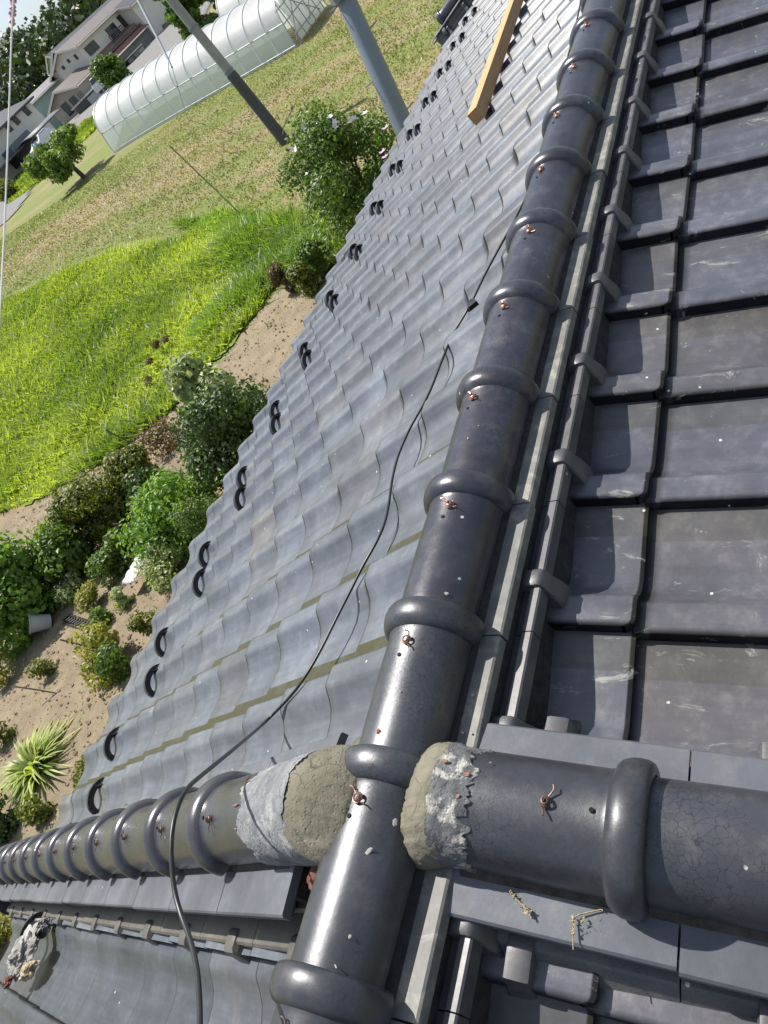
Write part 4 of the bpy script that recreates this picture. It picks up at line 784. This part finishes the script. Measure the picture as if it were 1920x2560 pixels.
def win_x(root, a, b, c, X):
    A_, B_, C_ = xp(*a, X), xp(*b, X), xp(*c, X); o = Vector(root.location); f = box_part(root, 'window', X - .05, X + .02, min(A_.y, B_.y), max(A_.y, B_.y), min(C_.z, A_.z - .4), A_.z, DMETAL)
    m = MB(); m.box(Vector((X - .065, (A_.y + B_.y) / 2, (A_.z + min(C_.z, A_.z - .4)) / 2)) - o, (.012, abs(A_.y - B_.y) * .75, (A_.z - min(C_.z, A_.z - .4)) * .75)); p = m.build('pane', DWIN); p.parent = f
def house_root(label, x, y): r = empty('detached_house', (x, y, hgt(x, y))); tag(r, label, 'house', 'neighbour houses beyond the field'); bpy.context.view_layer.update(); return r
# house A, two storeys, with a low gabled wing in front
E1 = yp(193, 118, 80); gz = hgt(E1.x, 80)
hA = house_root('white two storey house with brown grey tiled roof and a lower gabled wing', E1.x + 8, 84)
gable(hA, E1.x + .6, E1.x + 24, 80.6, 86.0, gz - 1.5, E1.z, 1.25, WHITE, RB, .6, .6)
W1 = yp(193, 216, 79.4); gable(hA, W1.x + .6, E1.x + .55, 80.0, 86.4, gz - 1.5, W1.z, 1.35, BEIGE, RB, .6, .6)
box_part(hA, 'lower_wall', E1.x + .5, E1.x + 24, 79.5, 80.55, gz - 1.5, yp(228, 163, 79.5).z, simple('brown_wall', (.2, .18, .155), .8, .08, 3), 'grey brown lower storey wall')
box_part(hA, 'pent_roof', E1.x + .4, E1.x + 24, 78.8, 80.58, yp(243, 166, 79).z - .05, yp(243, 166, 79).z + .12, RB)
win_y(hA, (209, 121), (233, 99), (227, 141), 80.58); win_y(hA, (290, 44), (305, 29), (322, 62), 80.58)
o_ = win_y(hA, (262, 75), (281, 55), (300, 95), 80.58, nb=1)
bz = yp(290, 108, 79.6).z; bx0, bx1 = yp(268, 88, 79.6).x, yp(300, 62, 79.6).x
for k in range(9): box_part(hA, 'balcony_rail', bx0 + (bx1 - bx0) * k / 8 - .04, bx0 + (bx1 - bx0) * k / 8 + .04, 79.5, 79.6, bz - .1, bz + 1.0, DMETAL)
box_part(hA, 'balcony_floor', bx0, bx1, 79.5, 80.57, bz - .25, bz - .1, DMETAL); box_part(hA, 'balcony_top_rail', bx0, bx1, 79.46, 79.62, bz + 1.0, bz + 1.12, DMETAL)
X_ = E1.x + .56
for a, b, c in (((183, 139), (188, 136), (191, 152)), ((166, 151), (170, 147), (173, 158)), ((153, 168), (157, 163), (160, 175))): win_x(hA, a, b, c, X_)
win_y(hA, (150, 266), (163, 253), (182, 285), 79.96); win_y(hA, (170, 250), (183, 237), (198, 268), 79.96)
for k in range(7): 
    a = (193 + k * 4, 238 + k * 4.6); P = yp(*a, 79.93); box_part(hA, 'louvre', P.x, P.x + .9, 79.86, 79.97, P.z - .05, P.z + .05, DMETAL)
# house B, far left
EB = yp(81, 241, 80); gb = hgt(60, 80)
hB = house_root('white two storey house with charcoal hipped roof at the left edge', 66, 84); o = Vector(hB.location)
box_part(hB, 'wall', 58, EB.x - .5, 80.5, 88, gb - 1, EB.z + .1, WHITE)
mb = MB(); x0_, x1_, y0_, y1_, ze = 57., EB.x, 79.9, 88.6, EB.z; mb.add([Vector(v) - o for v in [(x0_, y0_, ze), (x1_, y0_, ze), (x1_, y1_, ze), (x0_, y1_, ze), (x0_ + 4, 84.2, ze + 1.9), (x1_ - 4.4, 84.2, ze + 1.9), (x0_, y0_, ze - .2), (x1_, y0_, ze - .2), (x1_, y1_, ze - .2), (x0_, y1_, ze - .2)]], [(0, 1, 5, 4), (1, 2, 5), (2, 3, 4, 5), (3, 0, 4), (0, 6, 7, 1), (1, 7, 8, 2), (9, 8, 7, 6)]); mb.build('roof', RD, hB)
mb = MB(); mb.tube([Vector((x0_, y0_ - .06, ze - .1)) - o, Vector((x1_, y0_ - .06, ze - .1)) - o], .08, 6); mb.build('gutter', DMETAL, hB)
win_y(hB, (54, 274), (63, 265), (71, 291), 80.48); win_y(hB, (29, 299), (38, 290), (44, 314), 80.48); win_y(hB, (12, 318), (20, 309), (27, 331), 80.48)
LBM = simple('blue_grey_panel', (.12, .15, .17), .5, .1)
A1, A2 = yp(20, 366, 78.6), yp(68, 324, 78.6); box_part(hB, 'balcony', A1.x, A2.x, 78.6, 80.45, (A1.z + A2.z) / 2 - .9, (A1.z + A2.z) / 2, LBM); box_part(hB, 'balcony_shade', A1.x, A2.x, 78.9, 80.47, (A1.z + A2.z) / 2 - 2.0, (A1.z + A2.z) / 2 - .92, DMETAL)
A1, A2 = yp(0, 420, 78), yp(70, 356, 78); box_part(hB, 'porch_roof', A1.x - 4, A2.x, 77.2, 80.4, (A1.z + A2.z) / 2 - .1, (A1.z + A2.z) / 2 + .08, RD)
win_y(hB, (38, 395), (60, 374), (74, 405), 80.44); win_y(hB, (84, 330), (92, 322), (101, 346), 80.44)
# house C, red roof
hC = house_root('white gabled house with a red brown tiled lower roof behind the tunnel', 100, 82)
gable(hC, 93, 114, 82.8, 90, hgt(100, 82) - 2, 5.2, 2.2, WHITE, RD, .7, .8); gable(hC, 100.6, 114, 78.3, 82.7, hgt(100, 80) - 3, 4.6, 1.2, WHITE, RD, .3, .4)
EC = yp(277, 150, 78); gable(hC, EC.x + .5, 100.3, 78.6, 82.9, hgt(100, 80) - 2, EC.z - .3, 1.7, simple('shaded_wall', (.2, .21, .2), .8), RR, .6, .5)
win_y(hC, (404, 64), (431, 38), (428, 98), 78.26, mat=simple('pale_pane', (.12, .1, .1), .2)); win_y(hC, (330, 150), (352, 128), (350, 185), 78.56)
box_part(hC, 'awning', yp(310, 150, 77).x, yp(350, 118, 77).x, 76.4, 78.5, yp(330, 136, 77).z, yp(330, 136, 77).z + .1, WHITE)
box_part(hC, 'green_awning', yp(348, 124, 76.9).x, yp(362, 110, 76.9).x, 76.2, 78.5, yp(356, 118, 77).z - .5, yp(356, 118, 77).z - .35, simple('green_fabric', (.03, .3, .17), .7))
for k, (a, c) in enumerate([((318, 152), (336, 178)), ((330, 141), (348, 168)), ((343, 130), (360, 156))]): P, Q = yp(*a, 77.6), yp(*c, 77.6); box_part(hC, 'glazed_door', P.x, P.x + 1.5, 77.5, 77.62, P.z - 2.1, P.z, simple('milky_glass', (.3, .33, .34), .4))
# further low buildings
hD = house_root('small house with pale roof between the left house and the gabled wing', 84, 92); P = yp(100, 246, 90); gable(hD, P.x - 3, P.x + 9, 90, 95, hgt(90, 90) - 1, P.z + .1, .9, simple('mint_wall', (.35, .5, .45), .8), simple('pale_roof', (.17, .17, .18), .7), .4, .4)
hE = house_root('pale green house behind the white two storey house', 104, 98); P = yp(122, 155, 96); gable(hE, P.x + 2.5, P.x + 9, 96, 99.5, hgt(100, 96) - 1, P.z - .8, 1.6, simple('pale_green_wall', (.42, .5, .42), .8), RD, .4, .4)
# garage with white doors
root = empty('garage', yp(230, 290, 76)); root.location.z = hgt(root.location.x, 76); tag(root, 'low garage with a white metal roof and pale doors in front of the gabled wing', 'garage'); bpy.context.view_layer.update()
P, Q = yp(210, 243, 76), yp(270, 184, 76); g_ = hgt(P.x, 76)
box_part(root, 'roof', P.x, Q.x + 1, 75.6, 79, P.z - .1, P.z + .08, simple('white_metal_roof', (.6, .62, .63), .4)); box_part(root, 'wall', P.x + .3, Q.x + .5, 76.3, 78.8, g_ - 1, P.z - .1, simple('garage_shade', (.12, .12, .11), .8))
box_part(root, 'door', P.x + .4, P.x + 3.6, 76.15, 76.28, g_ - .6, P.z - .3, simple('pale_blue_door', (.48, .52, .53), .6)); box_part(root, 'green_net', P.x + 6.5, P.x + 8.6, 76.15, 76.28, g_ - .6, P.z - .8, simple('green_net', (.02, .12, .09), .7))
# carport
P, Q = yp(64, 362, 77), yp(128, 284, 77); g_ = hgt(P.x, 76); root = empty('carport', (P.x, 77, g_)); tag(root, 'carport with a curved dark edged roof above the white car', 'carport'); bpy.context.view_layer.update(); o = Vector(root.location)
mb = MB(); nn = 10; vs = []
for k in range(nn + 1):
    t = k / nn; yy = 75.2 + 4.8 * t; zz = (P.z + Q.z) / 2 - .5 + .75 * math.sin(math.pi * min(1, .15 + t * .75)); vs += [Vector((P.x, yy, zz)) - o, Vector((Q.x, yy, zz)) - o]
mb.add(vs, [(2 * k, 2 * k + 1, 2 * k + 3, 2 * k + 2) for k in range(nn)], 0, None, True); r_ = mb.build('roof', simple('carport_sheet', (.09, .095, .105), .6), root, sharp=None); r_.modifiers.new('t', 'SOLIDIFY').thickness = .08
for x in (P.x + .3, (P.x + Q.x) / 2, Q.x - .3): box_part(root, 'post', x - .06, x + .06, 79.4, 79.55, g_ - .5, (P.z + Q.z) / 2, DMETAL)
# vehicles
def vehicle(name, label, cat, pos, rz, prof, w, body, truck=False):
    root = empty(name, pos); root.rotation_euler = (0, 0, rz); tag(root, label, cat); mb = MB(); n = len(prof); vs = []
    for sy, ins in ((-w / 2, 0), (-w / 2 + .0, 0), (w / 2, 0)):
        pass
    def lay(y, k_): return [Vector((x, y * (1 - k_ * max(0, (z - .95)) * .28), z)) for x, z in prof]
    vs = lay(-w / 2, 1) + lay(w / 2, 1); mb.add(vs, [(k, (k + 1) % n, n + (k + 1) % n, n + k) for k in range(n)] + [tuple(range(n))[::-1], tuple(range(n, 2 * n))]); o = mb.build('body', body, root); bv = o.modifiers.new('b', 'BEVEL'); bv.width = .06; bv.segments = 2
    zs = max(z for _, z in prof); xs_ = [x for x, z in prof if z > zs - .25]; x0, x1 = min(xs_), max(xs_)
    for sy in (-1, 1):
        mb = MB(); yy = sy * (w / 2 * (1 - .28 * .3) + .012)
        if truck: mb.add([(x0 + .1, yy, 1.15), (x1 - .15, yy, 1.15), (x1 - .2, yy * .96, zs - .15), (x0 + .1, yy * .96, zs - .15)], [(0, 1, 2, 3)])
        else: mb.add([(x0 - .35, yy * 1.02, .98), (x1 + .15, yy * 1.02, .98), (x1 - .1, yy * .94, zs - .12), (x0 + .05, yy * .94, zs - .12)], [(0, 1, 2, 3)])
        mb.build('side_window', DWIN, root)
    fx = [p for p in prof]; a, b = prof[2], prof[3]; d0 = Vector((a[0], 0, a[1])); d1 = Vector((b[0], 0, b[1])); nrm = Vector((-(b[1] - a[1]), 0, b[0] - a[0])).normalized() * .02
    if nrm.x > 0: pass
    mb = MB(); p, q = d0.lerp(d1, .12) + nrm, d0.lerp(d1, .88) + nrm; mb.add([p + Vector((0, -w * .40, 0)), p + Vector((0, w * .40, 0)), q + Vector((0, w * .36, 0)), q + Vector((0, -w * .36, 0))], [(0, 1, 2, 3)]); mb.build('windscreen', DWIN, root)
    L0, L1 = min(x for x, _ in prof), max(x for x, _ in prof)
    for x in (L0 + .75, L1 - .75):
        for sy in (-1, 1):
            mb = MB(); mb.tube([(x, sy * (w / 2 - .2), .31), (x, sy * (w / 2 + .01), .31)], .31, 18); t_ = mb.build('wheel', RUBBER, root); mb = MB(); mb.tube([(x, sy * (w / 2 - .05), .31), (x, sy * (w / 2 + .02), .31)], .17, 12); r_ = mb.build('rim', STEEL); r_.parent = t_
    for sy in (-1, 1): mb = MB(); mb.box((L0 - .01, sy * w * .36, .72), (.05, .3, .16)); mb.build('headlight', simple_white, root)
    return root
CW = simple('white_car_paint', (.7, .71, .73), .2, .03)
pc = yp(123, 372, 75.5); vehicle('parked_car', 'white hatchback parked under the curved carport', 'car', (pc.x, 75.5, hgt(pc.x, 75.5) + .35), .12, [(-2.1, .25), (-2.15, .75), (-1.2, .98), (-.45, 1.5), (1.0, 1.55), (1.85, 1.0), (2.1, .9), (2.1, .25)], 1.7, CW)
pc = yp(300, 248, 73); vehicle('small_truck', 'small white truck cab half hidden by the yard tree', 'truck', (pc.x, 73, hgt(pc.x, 73) + .3), .1, [(-1.6, .3), (-1.65, .9), (-1.6, 1.1), (-1.2, 1.8), (-.2, 1.82), (-.1, .95), (1.7, .95), (1.7, .3)], 1.48, CW, True)
mb = MB(); pb = yp(98, 372, 74); bm = bmesh.new(); bmesh.ops.create_icosphere(bm, subdivisions=3, radius=.55)
for v in bm.verts: v.co *= 1 + .25 * noise.noise(v.co * 2); v.co.z *= 1.2
me = bpy.data.meshes.new('tarp_bundle'); bm.to_mesh(me); bm.free(); me.materials.append(simple('blue_tarp', (.02, .12, .5), .5)); o = link(bpy.data.objects.new('tarp_bundle', me)); o.location = (pb.x, 74, pb.z); tag(o, 'blue tarpaulin bundle above the round tree', 'tarpaulin')
mb = MB(); st_ = [far(60, 420, 80), far(300, 210, 80)]
sheet('yard', [far(-40, 470, 70), far(120, 372, 88), far(200, 330, 88), far(262, 281, 86), far(480, 100, 78), Vector((130, 78, 0)), Vector((130, 92, 0)), Vector((50, 92, 0))], 1.2, ROAD, .06, .2)
# ---- forest on the hillside
LFOR = leafmat('forest_leaf', (.012, .03, .01), (.055, .09, .025), (.07, .10, .02), trans=.15)
g = np.random.default_rng(11); V = []; Fc = []; Cc = []
cnt = 0
while cnt < 900:
    az = .50 + .50 * g.random(); r_ = 160 + 110 * g.random() ** .9; x, y = r_ * math.cos(az), r_ * math.sin(az)
    if r_ < 215 and .755 < az < .80 and g.random() < .9: continue
    cnt += 1; R0_ = 2.6 + 3. * g.random(); H_ = R0_ * (1.5 + .6 * g.random()); z = hgt(x, y); tone = g.normal(0, .22)
    for i in range(110):
        d = Vector(g.normal(size=3)); d.normalize(); p = Vector((x, y, z + H_ * .6)) + Vector((d.x * R0_, d.y * R0_, d.z * H_ * .55)) * (.75 + .35 * noise.noise(d * 2 + Vector((x, y, 0)))); s_ = .4 + .5 * g.random(); nrm = (d + Vector(g.normal(0, .5, 3))).normalized(); t = nrm.orthogonal().normalized(); u = nrm.cross(t); b = len(V)
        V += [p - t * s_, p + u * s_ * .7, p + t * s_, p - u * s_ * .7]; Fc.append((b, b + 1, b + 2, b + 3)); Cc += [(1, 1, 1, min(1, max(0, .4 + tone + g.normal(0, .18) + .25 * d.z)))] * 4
mb = MB(); mb.v = V; mb.f = Fc; mb.m = [0] * len(Fc); mb.sm = [False] * len(Fc); mb.c = Cc; tag(mb.build('forest', LFOR, attr=True), 'dark green wood covering the hillside behind the houses', 'forest', kind='stuff')
# pale graves and stones on the slope
mb = MB(); GR = simple('grey_stone', (.2, .2, .21), .6, .4, 2)
for k in range(420):
    t = random.random(); x, y = 25 + 105 * t + random.gauss(0, 8), 245 - 105 * t + random.gauss(0, 20); P = far(x, y, 160 + 50 * random.random()); mb.box(P + Vector((0, 0, .6)), (random.uniform(.3, .8), random.uniform(.3, .8), random.uniform(.8, 1.6)), rot=Matrix.Rotation(random.random(), 3, 'Z'))
tag(mb.build('stones', GR), 'pale grey stones scattered up the hillside behind the houses', 'stones', kind='stuff')
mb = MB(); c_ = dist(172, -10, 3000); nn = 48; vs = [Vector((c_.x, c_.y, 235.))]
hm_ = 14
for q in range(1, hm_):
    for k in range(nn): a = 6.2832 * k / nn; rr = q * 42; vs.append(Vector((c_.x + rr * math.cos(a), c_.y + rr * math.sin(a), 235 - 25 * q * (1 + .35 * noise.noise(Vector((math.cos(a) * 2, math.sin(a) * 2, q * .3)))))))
mb.add(vs, [(0, 1 + k, 1 + (k + 1) % nn) for k in range(nn)] + [(1 + q * nn + k, 1 + q * nn + (k + 1) % nn, 1 + (q + 1) * nn + (k + 1) % nn, 1 + (q + 1) * nn + k) for q in range(hm_ - 2) for k in range(nn)], 0, None, True); tag(mb.build('hills', simple('distant_hill_haze', (.16, .2, .27), .9), sharp=None), kind='structure')  # blue of the air haze put into the hill's base colour
